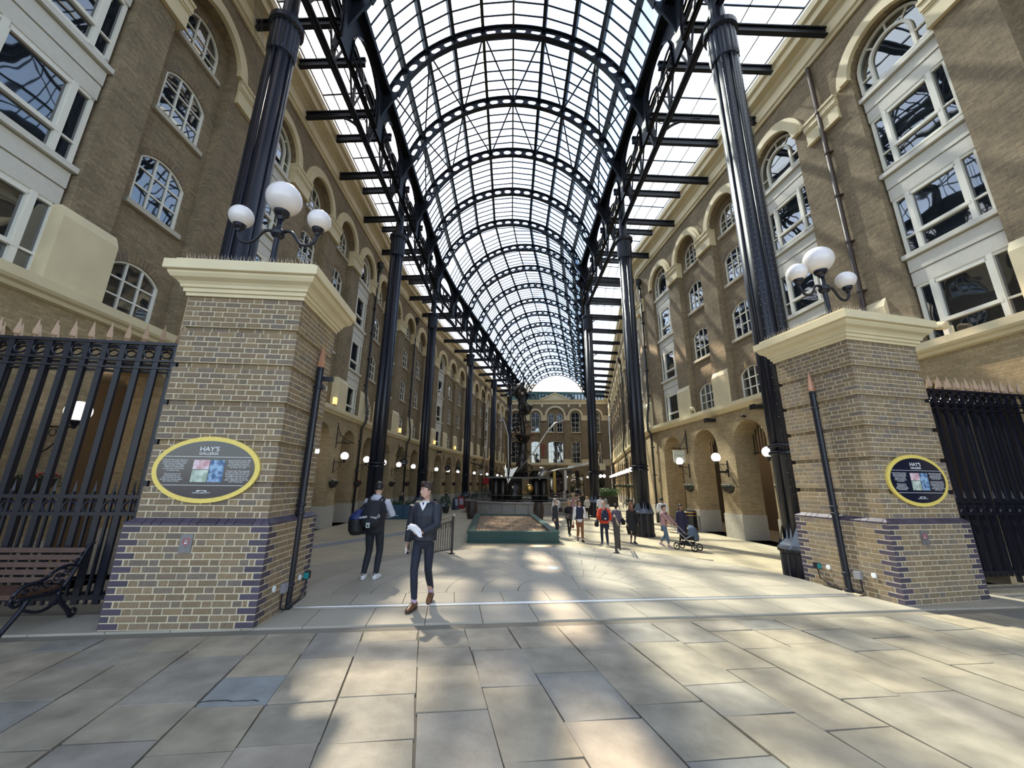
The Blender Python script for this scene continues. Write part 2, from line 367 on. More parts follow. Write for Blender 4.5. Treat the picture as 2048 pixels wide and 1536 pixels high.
for r0, r1 in ((1.06, 0.99), (0.66, 0.57)):
    a1 = arc(-r0, r0, zs, r0, 14); a2 = arc(-r1, r1, zs, r1, 14)
    for q in zip(a1, a1[1:], a2[1:], a2): F.prism(list(q), y_ - 0.05, y_ + 0.08, XZ)
    for sg in (-1, 1): F.box((min(sg * r0, sg * r1), y_ - 0.05, z0), (max(sg * r0, sg * r1), y_ + 0.08, zs))
for sg in (-1, 1): F.box((min(sg * 0.6, sg * 1.05), y_ - 0.03, 16.15), (max(sg * 0.6, sg * 1.05), y_ + 0.05, 16.2))
for an in (50, 90, 130):
    a = radians(an); F.beam((0.6 * cos(a), y_, zs + 0.6 * sin(a)), (1.02 * cos(a), y_, zs + 1.02 * sin(a)), 0.06, 0.05, (0, 1, 0))
F.box((-1.06, y_ - 0.05, z0), (1.06, y_ + 0.06, z0 + 0.07))
p = MB(); p.prism([(-0.57, z0), (0.57, z0)] + [(x, z) for x, z in reversed(arc(-0.57, 0.57, zs, 0.57, 10))], y_ - 0.02, y_, XZ); P.append(p)
for sg in (-1, 1):
    p = MB(); p.box((min(sg * 0.64, sg * 1.02), y_ - 0.02, z0), (max(sg * 0.64, sg * 1.02), y_, zs)); P.append(p)
    p = MB(); pts = [(cos(radians(a)), sin(radians(a))) for a in range(0, 91, 15)]
    p.prism([(sg * 1.02 * c, zs + 1.02 * s) for c, s in pts] + [(sg * 0.62 * c, zs + 0.62 * s) for c, s in reversed(pts)], y_ - 0.02, y_, XZ); P.append(p)
BT.append((F.mesh('window_frame', WHITE), pmesh(P, False), pmesh(P, True), None, None))
def rot_panel():
    pn = MB()
    for zs_ in (8.35, 11.35, 14.5):
        pn.box((-1.08, -0.34, zs_), (1.08, -0.18, zs_ + 0.42)); pn.box((-1.08, -0.34, zs_ + 0.45), (1.08, -0.16, zs_ + 0.86)); pn.box((-1.13, -0.34, zs_ + 0.89), (1.13, -0.06, zs_ + 1.03)); pn.box((-1.08, -0.34, zs_ + 0.4), (1.08, -0.22, zs_ + 0.9))
    return pn
PANELM = rot_panel().mesh('spandrel_panel', PANEL)

OW = 1.14
def blk():                                   # cream block at the foot of a pilaster
    b = MB(); h = 1.75 - OW
    b.box((-h, -0.3, 6.5), (h, 0.13, 8.05)); n = len(b.v)
    lo = [(-h, -0.3), (h, -0.3), (h, 0.13), (-h, 0.13)]; hi = [(-h, -0.3), (h, -0.3), (h, 0.01), (-h, 0.01)]
    b.v += [(x, y, 8.05) for x, y in lo] + [(x, y, 8.32) for x, y in hi]; b.f += [(n + 4, n + 5, n + 6, n + 7)] + [(n + i, n + (i + 1) % 4, n + 4 + (i + 1) % 4, n + 4 + i) for i in range(4)]
    return b
BLKM = blk().mesh('plinth_block', CREAM)
def impost(h):
    b = MB()
    for z0, z1, d in ((15.5, 15.58, 0.13), (15.58, 16.1, 0.09), (16.1, 16.18, 0.12), (16.18, 16.42, 0.15), (16.42, 16.52, 0.19)): b.box((-h - 0.02 - d * 0.3, -0.3, z0), (h + 0.02 + d * 0.3, d, z1))
    return b
IMPM = impost(1.75 - OW).mesh('impost', CREAM)
def archivolt(h, zs, w0, w1, d):
    b = MB(); N = 20
    for r0, r1, dd in ((h, h + w0, d), (h + w0, h + w1, d * 0.55)):
        a1 = arc(-r0, r0, zs, r0, N); a2 = arc(-r1, r1, zs, r1, N)
        for q in zip(a1, a1[1:], a2[1:], a2): b.prism(list(q), -0.02, dd, XZ)
    return b
ARCM = archivolt(OW, 16.5, 0.30, 0.46, 0.15).mesh('arch_moulding', CREAM)
PIERM = MB().box((-0.67, -1.22, 0), (0.67, 0.05, 1.14)).mesh('granite_plinth', GRANITE)

def facade(name, W, centres, arc_centres, label, nearlim, y0, y1):
    root = link(name, None, kind='structure', label=label) if False else None
    up_ = MB(); lo_ = MB(); misc = MB()
    P = W.P
    ys = [y0] + [(a[0] + b[0]) / 2 for a, b in zip(centres, centres[1:])] + [y1]
    for (yc, ty), a, b in zip(centres, ys, ys[1:]):
        face(up_, P, a, b, 6.3, 18.95, 0, (yc - OW, yc + OW, 6.5, 16.5, OW), 0.34)
        if ty == 'A':
            zz = [6.3, 9.2, 12.3, 15.3, 17.75]
            for (z0, zs, rise), za, zb in zip(AL, zz, zz[1:]):
                hw = 0.73 if rise < 0.6 else 0.71
                face(up_, P, yc - OW - 0.02, yc + OW + 0.02, za, zb, -0.34 + 0.02, (yc - hw, yc + hw, z0, zs, min(rise, hw)), 0.14)
        else: up_.quad(P(yc - OW, 6.3, -0.33), P(yc + OW, 6.3, -0.33), P(yc + OW, 17.8, -0.33), P(yc - OW, 17.8, -0.33))
    zs_ = [y0] + [(a + b) / 2 for a, b in zip(arc_centres, arc_centres[1:])] + [y1]
    for yc, a, b in zip(arc_centres, zs_, zs_[1:]):
        face(lo_, P, a, b, 0, 6.2, 0, (yc - 1.1, yc + 1.1, 0, 4.42, 1.1), 1.2)
        lo_.quad(P(a, 0, -1.2), P(yc - 1.1, 0, -1.2), P(yc - 1.1, 5.8, -1.2), P(a, 5.8, -1.2)); lo_.quad(P(b, 0, -1.2), P(yc + 1.1, 0, -1.2), P(yc + 1.1, 5.8, -1.2), P(b, 5.8, -1.2))
        misc.quad(P(a, 5.75, -1.15), P(b, 5.75, -1.15), P(b, 5.75, -4.6), P(a, 5.75, -4.6))
    wall = up_.build(name, STOCK, kind='structure', label=label)
    lo_.build('arcade_brickwork', ARCADE_B, wall); misc.build('passage_ceiling', PLASTER, wall)
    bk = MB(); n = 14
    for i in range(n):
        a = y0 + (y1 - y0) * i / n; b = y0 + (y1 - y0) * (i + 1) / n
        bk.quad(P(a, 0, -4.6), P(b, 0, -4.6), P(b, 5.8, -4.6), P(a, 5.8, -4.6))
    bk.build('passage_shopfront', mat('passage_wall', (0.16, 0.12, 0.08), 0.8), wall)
    bk = MB()
    for i in range(n):
        a = y0 + (y1 - y0) * i / n; b = y0 + (y1 - y0) * (i + 1) / n
        bk.quad(P(a, 20.3, 0.3), P(b, 20.3, 0.3), P(b, 21.3, -6), P(a, 21.3, -6)); bk.quad(P(a, 0, -6), P(b, 0, -6), P(b, 21.3, -6), P(a, 21.3, -6))
    bk.build('sun_block_roof', mat('slate', (0.10, 0.10, 0.11), 0.7), wall)  # unseen roof slab and back sheets, added to block sky and sun
    yy = [y0, 10, 20, 28, 29.5, 31, 42, 55, y1] if W.sign < 0 else [y0, 15, 31, 42, 60, y1]
    path = [onpoly(W.pl, y)[0] for y in yy]
    if W.sign < 0: path.reverse()
    MB().sweep([(p.x, p.y, 0) for p in path], [(0, 6.09), (0.10, 6.12), (0.13, 6.2), (0.20, 6.24), (0.24, 6.30), (0.24, 6.50), (0.0, 6.56)]).build('string_course', CREAM, wall)
    MB().sweep([(p.x, p.y, 0) for p in path], [(0, 18.78), (0.08, 18.78), (0.10, 18.9), (0.16, 18.95), (0.16, 19.4), (0.26, 19.5), (0.30, 19.62), (0.55, 19.72), (0.60, 19.95), (0.72, 20.02), (0.78, 20.25), (0, 20.32)]).build('cornice', CREAM, wall)
    for (yc, ty) in centres:
        M = W.M(yc); near = yc < nearlim
        T = AT if ty == 'A' else BT
        for k, (fm, p1, pj, sm, vo) in enumerate(T):
            w_ = link('window', fm, wall, M=M); I = Matrix.Identity(4)
            for pm in (p1 if near else pj): link('pane', pm, w_)
            if sm: link('sill', sm, w_)
            if vo: v = link('voussoirs', vo, w_); v['kind'] = 'stuff'
        if ty != 'A': link('spandrel_panel', PANELM, wall, M=M)
        link('arch_moulding', ARCM, wall, M=M)
    for a in ys[1:-1]:
        link('plinth_block', BLKM, wall, M=W.M(a)); link('impost', IMPM, wall, M=W.M(a))
    for a in zs_[1:-1]: link('granite_plinth', PIERM, wall, M=W.M(a))
    return wall
LC = [(2.8, 'A'), (6.3, 'W'), (9.5, 'A'), (13.45, 'W'), (17.0, 'A'), (20.4, 'A'), (23.85, 'W'), (27.35, 'A'), (30.8, 'W'), (34.3, 'A'), (37.8, 'A'), (41.3, 'A'), (44.8, 'W')] + [(44.8 + 3.5 * k, 'W' if k in (6, 9) else 'A') for k in range(1, 11)]
RC = [(2.4, 'W'), (5.9, 'A'), (9.4, 'W'), (14.1, 'W'), (17.75, 'A'), (21.3, 'A'), (24.8, 'W')] + [(31.2 + 3.5 * k, 'W' if k % 4 in (0, 3) else 'A') for k in range(14)]
wl = facade('wall_left', WL, LC, [3.05 + 3.5 * k for k in range(22)], 'brown brick warehouse wall with arcade on the left', 28, 0.5, 80.4)
wr = facade('wall_right', WR, RC, [0.6 + 3.5 * k for k in range(8)] + [32.0 + 3.5 * k for k in range(13)], 'brown brick warehouse wall with sunlit arcade on the right', 26, -1.5, 78.6)

# ------------------------------------------------------------------ end wall
EW = [(-1.1, 80.6), (20.1, 78.9)]
ex = (Vector((20.1, 78.9, 0)) - Vector((-1.1, 80.6, 0))).normalized(); en = Vector((ex.y, -ex.x, 0))
def EP(x, z, d): p = Vector((-1.1, 80.6, 0)) + ex * ((x + 1.1) / ex.x); return (p.x + en.x * d, p.y + en.y * d, z)
def EM(x): p = EP(x, 0, 0); return Matrix(((-ex.x, en.x, 0, p[0]), (-ex.y, en.y, 0, p[1]), (0, 0, 1, 0), (0, 0, 0, 1)))
ew = MB(); ec = [0.9, 5.0, 9.15, 13.3, 17.4]
xs = [-1.1, 2.95, 7.05, 11.2, 15.3, 20.1]
for x, a, b in zip(ec, xs, xs[1:]):
    g = 1.75 if x == 9.15 else 1.15
    face(ew, EP, a, b, 0, 6.2, 0, (x - 1.35, x + 1.35, 0, 3.8, 1.35), 0.8)
    face(ew, EP, a, b, 6.2, 18.9, 0, (x - g, x + g, 6.5, 16.3, g), 0.25)
    for (u0, u1) in (((-1.55, 1.55),) if x == 9.15 else ((-0.9, 0.9),)): face(ew, EP, x - g, x + g, 6.3, 12.0, -0.23, (x + u0, x + u1, 6.6, 10.7, 0.3), 0.15)
    if x == 9.15:
        face(ew, EP, x - g, x, 12.0, 18.1, -0.23, (x - 1.45, x - 0.3, 12.9, 16.3, 0.57), 0.15); face(ew, EP, x, x + g, 12.0, 18.1, -0.23, (x + 0.3, x + 1.45, 12.9, 16.3, 0.57), 0.15)
    else: face(ew, EP, x - g, x + g, 12.0, 17.5, -0.23, (x - 0.9, x + 0.9, 12.9, 16.3, 0.9), 0.15)
wend = ew.build('wall_end', STOCK, kind='structure', label='brick end wall with pediment and tall arched windows')
def ewin(x, w_, z0, zs, rise, c_, r_):
    F, P = arched_window(w_, z0, zs, rise, c_, r_, -0.36, 0.05, 0.08); o = link('window', F.mesh('window_frame', WHITE), wend, M=EM(x))
    for pm in pmesh(P, False): link('pane', pm, o)
    if z0 > 7: MB().box((-w_ / 2 - 0.15, -0.4, z0 - 0.15), (w_ / 2 + 0.15, 0.08, z0)).build('sill', CREAM, o)
for x in ec:
    if x == 9.15: ewin(x, 3.1, 6.6, 10.7, 0.3, 5, 4); ewin(x - 0.875, 1.15, 12.9, 16.3, 0.57, 2, 4); ewin(x + 0.875, 1.15, 12.9, 16.3, 0.57, 2, 4)
    else: ewin(x, 1.8, 6.6, 10.7, 0.3, 2, 4); ewin(x, 1.8, 12.9, 16.3, 0.9, 2, 4)
    g = 1.75 if x == 9.15 else 1.15
    archivolt(g, 16.3, 0.3, 0.42, 0.15).build('arch_moulding', CREAM, wend).matrix_local = EM(x)
for a, g0, g1 in ((2.95, 0.9, 0.9), (7.05, 0.9, 0.35), (11.2, 0.3, 0.95), (15.3, 0.85, 0.95), (-0.6, 0.4, 0.3), (19.2, 0.6, 0.8)):
    b = MB(); b.box((-g1, -0.2, 15.3), (g0, 0.13, 16.35)); b.box((-g1, -0.2, 16.1), (g0, 0.18, 16.35)); b.build('impost', CREAM, wend).matrix_local = EM(a)
    MB().box((-g1 - .1, -0.2, 6.5), (g0 + .1, 0.13, 7.4)).build('plinth_block', CREAM, wend).matrix_local = EM(a)
ep = [EP(x, 0, 0) for x in (-1.1, 9, 20.1)]
MB().sweep(ep, [(0, 6.09), (0.12, 6.15), (0.2, 6.3), (0.2, 6.6), (0, 6.62)]).build('string_course', CREAM, wend)
MB().sweep(ep, [(0, 18.75), (0.12, 18.75), (0.14, 19.25), (0.3, 19.35), (0.45, 19.5), (0.5, 19.68), (0, 19.72)]).build('cornice', CREAM, wend)
b = MB(); b.prism([(-2.9, 19.7), (2.9, 19.7), (0, 20.95)], 0.0, 0.35, XZ); b.beam((-3.1, 0.2, 19.75), (0.05, 0.2, 21.1), 0.7, 0.2); b.beam((3.1, 0.2, 19.75), (-0.05, 0.2, 21.1), 0.7, 0.2)
b.build('pediment', CREAM, wend).matrix_local = EM(9.15)
for x in (4.1, 6.4, 12.0, 14.3): MB().box((-0.22, 0, 18.1), (0.22, 0.3, 18.9)).build('bracket', CREAM, wend).matrix_local = EM(x)
GREEN = mat('dark_green_paint', (0.010, 0.045, 0.042), 0.4)
b = MB(); b.box((-1.5, 82.4, 19.6), (20.5, 82.6, 22.1)); b.build('attic_fascia', GREEN, wend)
b = MB()
for i in range(26): b.box((1.6 + i * 0.72, 82.33, 20.5), (2.0 + i * 0.72, 82.38, 21.5))
b.build('attic_panes', WGLASS, wend)
b = MB(); b.quad((-2, 82.7, 22.1), (21, 82.7, 22.1), (21, 87, 25.0), (-2, 87, 25.0)); b.build('slate_slope', mat('pale_slate', (0.36, 0.32, 0.27), 0.8, noise=0.15, nscale=2), wend)
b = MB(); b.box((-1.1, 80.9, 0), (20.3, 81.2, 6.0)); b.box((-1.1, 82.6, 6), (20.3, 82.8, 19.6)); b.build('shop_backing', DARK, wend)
# ------------------------------------------------------------------ floors
STONES = [(0.31, 0.265, 0.195), (0.27, 0.24, 0.185), (0.34, 0.285, 0.20), (0.225, 0.215, 0.19), (0.295, 0.255, 0.20), (0.325, 0.275, 0.195)]
YORK = mat('york_stone', (0.4, 0.35, 0.27), 0.55, var=0.2, noise=0.26, nscale=3.0, bump=0.5, bscale=6, tint=STONES)
SAWN = mat('sawn_stone', (0.4, 0.36, 0.3), 0.5, var=0.1, noise=0.08, nscale=1.6, tint=[(0.41, 0.36, 0.28), (0.36, 0.325, 0.26), (0.385, 0.34, 0.265)])
YELST = mat('buff_paving', (0.45, 0.38, 0.25), 0.55, var=0.1, noise=0.08, nscale=1.5, tint=[(0.46, 0.385, 0.26), (0.40, 0.345, 0.235), (0.43, 0.37, 0.26)])
JOINT = mat('joint_sand', (0.20, 0.175, 0.135), 0.9)
fl = MB()
A0 = (1.25, 7.4); AR = 4.8
arcp = [(A0[0] + AR * cos(radians(a)), A0[1] + AR * sin(radians(a))) for a in range(0, 181, 6)]
poly = [(-16, -4), (18, -4), (18, 8.9), (8.2, 8.3)] + arcp + [(-5.2, 6.6), (-16, 5.6)]
fl.prism(poly, -0.02, PZ - 0.025)
floor = fl.build('floor', JOINT, kind='structure', label='raised stone forecourt with riven flags and a fan of sawn slabs')
lowm = MB(); lowm.box((-16, 5, -0.3), (26, 84, -0.02)); floor2 = lowm.build('floor', JOINT, kind='structure', label='buff paved floor of the galleria beyond the step')
def slab(poly, z0, z1, parent, m, name='paving_slab', jit=0.0):
    n = len(poly); cx = sum(p[0] for p in poly) / n; cy = sum(p[1] for p in poly) / n
    b = MB(); dz = R.uniform(-jit, jit)
    b.prism([(x - cx, y - cy) for x, y in poly], z0 - z1, dz); 
    bm_ = 0.006; k = len(b.v) // 2
    for i in range(k, 2 * k): b.v[i] = (b.v[i][0] * (0.996), b.v[i][1] * (0.996), b.v[i][2])
    return b.build(name, m, parent, loc=(cx, cy, z1))
def TH(x): return 6.66 + 0.1175 * x          # line of the steel track
e1 = Vector((-0.222, 1)).normalized(); e2 = Vector((1, 0.115)).normalized()
def G(a, b): return Vector((0, 5.62)) + e2 * a - e1 * b
def inview(x, y, z=PZ, mx=250, my=200):
    q = project((x, y, z)); return q is not None and -mx < q[0] < 2048 + mx and -my < q[1] < 1536 + my
j = 0.006; a = -9.6; lay = []
while a < 12.5:
    wd = R.uniform(0.50, 0.66); b = 0.0 if R.random() < 0.3 else -R.uniform(0, 0.0); first = True
    while b < 5.2:
        ln = R.uniform(0.45, 1.15) if not first else R.uniform(0.3, 0.8); first = False
        c = G(a + wd / 2, b + ln / 2)
        if inview(c.x, c.y): lay.append((a, b, wd, ln))
        b += ln
    a += wd
slabs_ = []
for a, b, wd, ln in lay:
    o = lambda: R.uniform(-0.010, 0.010)
    P_ = [G(a + j + o(), b + ln - j + o()), G(a + wd - j + o(), b + ln - j + o()), G(a + wd - j + o(), b + j + o()), G(a + j + o(), b + j + o())]
    P_ = [p for p in P_]
    cq = G(a + wd / 2, b + ln / 2); sl_ = slab([(p.x, p.y) for p in P_], PZ - 0.03, PZ, floor, YORK, jit=0.003); slabs_.append(((cq.x + 2.07) ** 2 + (cq.y - 3.85) ** 2, len(slabs_), sl_, cq))
q_ = min(slabs_)[2]; q_.data.materials[0] = mat('blue_grey_flag', (0.25, 0.26, 0.255), 0.5, noise=0.2, nscale=4, bump=0.5, bscale=6); q_['label'] = 'blue-grey flag with a ragged crack along its near edge'
cq = min(slabs_)[3]; b = MB(); pts = [(cq.x - .24 + .48 * i / 9, cq.y - .20 + R.uniform(-.018, .018) + .03 * (i > 1), PZ + .0015) for i in range(10)]
for p, q in zip(pts, pts[1:]): b.beam(p, q, R.uniform(.006, .014), .004)
b.build('crack', mat('crack_black', (.02, .018, .015), .9), floor)
j = 0.0035
# border strips each side of the track
for (o0, o1) in ((-0.80, -0.09), (0.09, 0.66)):
    x = -9.0 + (0.3 if o0 > 0 else 0)
    while x < 12:
        wd = R.uniform(0.72, 0.84); x1 = x + wd
        if (o0 < 0 or (-3.4 < x < 5.9)) and inview(x + 0.4, TH(x) + o0):
            s0 = lambda x, o: (x - o * 0.15, TH(x) + o)
            slab([s0(x + j, o0), s0(x1 - j, o0), s0(x1 - j, o1), s0(x + j, o1)], PZ - 0.03, PZ, floor, SAWN)
        x = x1
# the fan: rings of slabs about A0
rr = [0, 1.1, 1.72, 2.34, 2.96, 3.58, 4.2, 4.79]
def cutp(poly):    # keep the part above the strip line
    f = lambda p: p[1] - (TH(p[0]) + 0.68); out = []
    for p, q in zip(poly, poly[1:] + poly[:1]):
        a, b = f(p), f(q)
        if a >= 0: out.append(p)
        if a * b < 0: t = a / (a - b); out.append((p[0] + (q[0] - p[0]) * t, p[1] + (q[1] - p[1]) * t))
    return out
for i, (r0, r1) in enumerate(zip(rr, rr[1:])):
    n = 2 if i == 0 else 10 + i
    for k in range(n):
        t0 = pi * k / n + j / max(r1, 0.3) - (0.06 if i else 0) ; t1 = pi * (k + 1) / n - j / max(r1, 0.3) - (0.06 if i else 0)
        if k == n - 1: t1 = pi + 0.1
        if k == 0: t0 = -0.12
        m_ = 4 if i else 8; q = [(A0[0] + (r1 - j) * cos(t0 + (t1 - t0) * u / m_), A0[1] + (r1 - j) * sin(t0 + (t1 - t0) * u / m_)) for u in range(m_ + 1)]
        q += [(A0[0] + (r0 + j) * cos(t1 + (t0 - t1) * u / m_), A0[1] + (r0 + j) * sin(t1 + (t0 - t1) * u / m_)) for u in range(m_ + 1)] if i else [A0]
        q = cutp(q)
        if len(q) > 2: slab(q, PZ - 0.03, PZ, floor, SAWN)
# steel gate track
tr = MB(); 
for o_, w_, h_ in ((-0.045, 0.03, 0.006), (0.045, 0.03, 0.006), (0, 0.06, -0.01)):
    tr.beam((-3.18, TH(-3.18) + o_, PZ + h_ / 2 - 0.004), (6.0, TH(6.0) + o_, PZ + h_ / 2 - 0.004), w_, 0.012)
tag(tr.build('gate_track', mat('worn_steel', (0.75, 0.73, 0.70), 0.35, metal=0.9)), 'bright steel gate track set across the forecourt paving', 'track')
b = MB(); b.lathe([(0.13, 0), (0.13, 0.006), (0.10, 0.008)], 20)
tag(b.build('ground_light', mat('pale_blue_lens', (0.55, 0.70, 0.78), 0.2), loc=(0.95, 9.28, PZ)), 'round pale blue light lens set in the fan paving', 'light')
# ramp between the two handrails
rp = MB(); a0, a1 = radians(50), radians(186); N = 20
for i in range(N):
    t0 = a0 + (a1 - a0) * i / N; t1 = a0 + (a1 - a0) * (i + 1) / N
    pa = [(A0[0] + r * cos(t), A0[1] + r * sin(t)) for r, t in ((4.8, t0), (4.8, t1), (8.9, t1), (8.9, t0))]
    rp.quad((*pa[0], PZ - 0.01), (*pa[1], PZ - 0.01), (*pa[2], 0.002), (*pa[3], 0.002))
rp.quad((A0[0] + 4.8 * cos(a0), A0[1] + 4.8 * sin(a0), PZ - .01), (A0[0] + 4.8 * cos(a0), A0[1] + 4.8 * sin(a0), 0), (A0[0] + 8.9 * cos(a0), A0[1] + 8.9 * sin(a0), 0), (A0[0] + 8.9 * cos(a0), A0[1] + 8.9 * sin(a0), 0.002))
rp.build('ramp', SAWN, floor2)
# lower floor slabs: the nearest one by one, the rest joined
st = MB(); y = 7.5; cand = []
while y < 79:
    ln = 0.62; x = -9.9 + R.uniform(-0.6, 0)
    while x < 21:
        wd = R.uniform(0.8, 1.2)
        if not (y < 17 and -9.9 > x): cand.append((x, y, wd, ln))
        x += wd
    y += ln
def vis(c):
    x, y, wd, ln = c; 
    if (x + wd / 2 - A0[0]) ** 2 + (y - A0[1]) ** 2 < 5.2 ** 2: return 0
    if x < -9.9 or x > 12.5 or y < 7.5: return 0
    q = project((x + wd / 2, y + ln / 2, 0)); return 0 if q is None or not (600 < q[0] < 1640) else 1.0 / q[2] ** 3
cand.sort(key=vis, reverse=True)
for i, (x, y, wd, ln) in enumerate(cand):
    if i < 290: slab([(x + j, y + j), (x + wd - j, y + j), (x + wd - j, y + ln - j), (x + j, y + ln - j)], -0.03, 0, floor2, YELST)
    else: st.box((x + j, y + j, -0.03), (x + wd - j, y + ln - j, 0))
for x in (-13.5, ): 
    for k in range(60): st.box((-14.5, 7 + k * 1.2, -0.03), (-10, 8.18 + k * 1.2, 0))
for k in range(60): st.box((10.2 + k * .16, 7 + k * 1.2, -0.03), (15.5 + k * .16, 8.18 + k * 1.2, -0.001))
st.build('far_paving', YELST, floor2, kind='stuff')
# slate band crossing the floor on the left
b = MB(); b.beam((-9.5, 12.2, 0.004), (-4.2, 22.5, 0.004), 0.7, 0.006); b.build('grey_band', mat('grey_setts', (0.24, 0.25, 0.27), 0.6, noise=0.1), floor2)

# ------------------------------------------------------------------ glass vault
VR, VZ, RD = 6.33, 18.75, 0.58
AN0, AN1, NS = 17.5, 162.5, 10
def CM(y):
    p, t = onpoly(CLINE, y); return Matrix(((t.y, t.x, 0, p.x), (-t.x, t.y, 0, p.y), (0, 0, 1, VZ), (0, 0, 0, 1)))
def pol(r, a, y=0): return (r * cos(a), y, r * sin(a))
def rib_mesh():
    b = MB(); r1, r0 = VR, VR - RD; rm = (r0 + r1) / 2; t = 0.02; NC = NS * 2
    da = radians(AN1 - AN0) / NC
    for c in range(NC):
        a = radians(AN0) + da * c; ac = a + da / 2
        outer = []; inner = []
        K = 12
        for k in range(K):
            th = 2 * pi * k / K; ca, sa = cos(th), sin(th); m = max(abs(ca), abs(sa))
            outer.append((rm + (RD / 2 - 0.02) * sa / m, ac + da / 2 * ca / m)); inner.append((rm + 0.165 * sa, ac + (0.25 / rm) * (ca * (abs(ca) ** -0.15 if abs(ca) > .05 else 1))))
        for k in range(K):
            q = (k + 1) % K
            for sg in (-1, 1): b.quad(pol(*outer[k], sg * t), pol(*outer[q], sg * t), pol(*inner[q], sg * t), pol(*inner[k], sg * t))
            b.quad(pol(*inner[k], -t), pol(*inner[q], -t), pol(*inner[q], t), pol(*inner[k], t))
    N = 40
    for r, hw in ((r1, 0.12), (r0, 0.12)):
        for i in range(N):
            a = radians(AN0) + radians(AN1 - AN0) * i / N; c = radians(AN0) + radians(AN1 - AN0) * (i + 1) / N
            v = [Vector(pol(rr_, t_, yy)) for rr_ in (r - 0.025, r + 0.025) for t_ in (a, c) for yy in (-hw, hw)]
            n = len(b.v); b.v += [tuple(p) for p in v]; b.f += [tuple(n + i for i in f) for f in ((0, 1, 3, 2), (4, 6, 7, 5), (0, 2, 6, 4), (1, 5, 7, 3))]
    for a in (radians(AN0), radians(AN1)):          # solid feet running down to the girders
        sg = 1 if cos(a) > 0 else -1
        pts = [(6.05, 1.95), (6.55, 1.7), (6.75, -0.6), (6.65, -0.6), (6.30, 0.3), (5.50, 1.75)]
        b.prism([(sg * x, z) for x, z in pts], -0.03, 0.03, XZ)
        b.tube([(sg * 5.50, 0, 1.75), (sg * 5.85, 0, 1.2), (sg * 6.15, 0, 0.6), (sg * 6.4, 0, 0.0), (sg * 6.62, 0, -0.75)], 0.05, 6)
    return b.mesh('arch_rib', IRON_ROOF)
RIBM = rib_mesh()
roof = link('glass_vault_roof', None, kind='structure', label='barrel vaulted glass roof on pierced dark iron arches'); roof.location = (0, 0, 0)
DY = 3.72; ribs = [14.5 + DY * k for k in range(-4, 18)]
for ya, yb in zip(ribs, ribs[1:]):               # arched clerestory plates under the springing, and the gutter
    for sg in (-1, 1):
        Ma, Mb = CM(ya), CM(yb)
        def CPt(u, z, d): t_ = (u - ya) / (yb - ya); a_ = Ma @ Vector((sg * (6.22 + d), 0, z - VZ)); b_ = Mb @ Vector((sg * (6.22 + d), 0, z - VZ)); return tuple(a_.lerp(b_, t_))
        cl = MB(); hw_ = 1.42; ym = (ya + yb) / 2
        for d_ in (0, 0.06): face(cl, CPt, ya, yb, 18.0, 20.75, d_, (ym - hw_, ym + hw_, 18.0, 19.15, 1.15), 0.10)
        cl.beam(CPt(ya, 20.75, -.14), CPt(yb, 20.75, -.14), 0.28, 0.28); cl.build('clerestory_arch', IRON_ROOF, roof)
for y in ribs: link('arch_rib', RIBM, roof, M=CM(y))
def vp(y, r, a):
    M = CM(y); return M @ Vector((r * cos(a), 0, r * sin(a)))
BROWN = mat('brown_ridge', (0.10, 0.075, 0.055), 0.6)
gb = MB(); cand = []
for i, (ya, yb) in enumerate(zip(ribs, ribs[1:])):
    for s_ in range(NS + 1):
        a = radians(AN0 + (AN1 - AN0) * s_ / NS); mid = s_ == NS // 2
        b = MB(); p0 = vp(ya, VR - 0.05, a); p1 = vp(yb, VR - 0.05, a); nrm = (vp(ya, VR, a) - vp(ya, 0, a)).normalized()
        b.beam(p0, p1, 0.10 if mid else 0.17, 0.12 if mid else 0.28, nrm); b.build('purlin', BROWN if mid else IRON_ROOF, roof)
    nb = 7 if i < 12 else 5
    for k in range(1, nb):
        y = ya + (yb - ya) * k / nb
        for s_ in range(NS):
            a = radians(AN0 + (AN1 - AN0) * s_ / NS); c = radians(AN0 + (AN1 - AN0) * (s_ + 1) / NS)
            lift = 0.0
            gb.beam(vp(y, VR + 0.02, a), vp(y, VR + 0.02, c), 0.05, 0.06, (vp(y, VR, (a + c) / 2) - vp(y, 0, a)).normalized())
    for k in range(nb):
        y0_ = ya + (yb - ya) * k / nb; y1_ = ya + (yb - ya) * (k + 1) / nb
        for s_ in range(NS):
            a = radians(AN0 + (AN1 - AN0) * s_ / NS); c = radians(AN0 + (AN1 - AN0) * (s_ + 1) / NS)
            q = project(vp((y0_ + y1_) / 2, VR, (a + c) / 2)); v = 0
            if q and -40 < q[0] < 2088 and -60 < q[1] < 1536: v = 1 / q[2] ** 2
            cand.append((v, y0_, y1_, a, c))
gb.build('glazing_bars', IRON_ROOF, roof, kind='stuff')
b = MB()                                              # the tie rods criss-crossing between the ribs
for i in (4, 5, 14, 15):
    if i + 1 < len(ribs):
        for s_ in range(0, NS, 2):
            aa = [radians(AN0 + (AN1 - AN0) * (s_ + d) / NS) for d in (0, 1, 2)]; ya, yb = ribs[i], ribs[i + 1]
            if i % 2: ya, yb = yb, ya
            b.tube([vp(ya, VR - 0.3, aa[0]), vp(yb, VR - 0.3, aa[1])], 0.045, 6); b.tube([vp(yb, VR - 0.3, aa[1]), vp(ya, VR - 0.3, aa[2])], 0.045, 6)
b.build('tie_rods', IRON_ROOF, roof)
cand.sort(key=lambda c: -c[0]); pj = MB(); pc_ = MB()
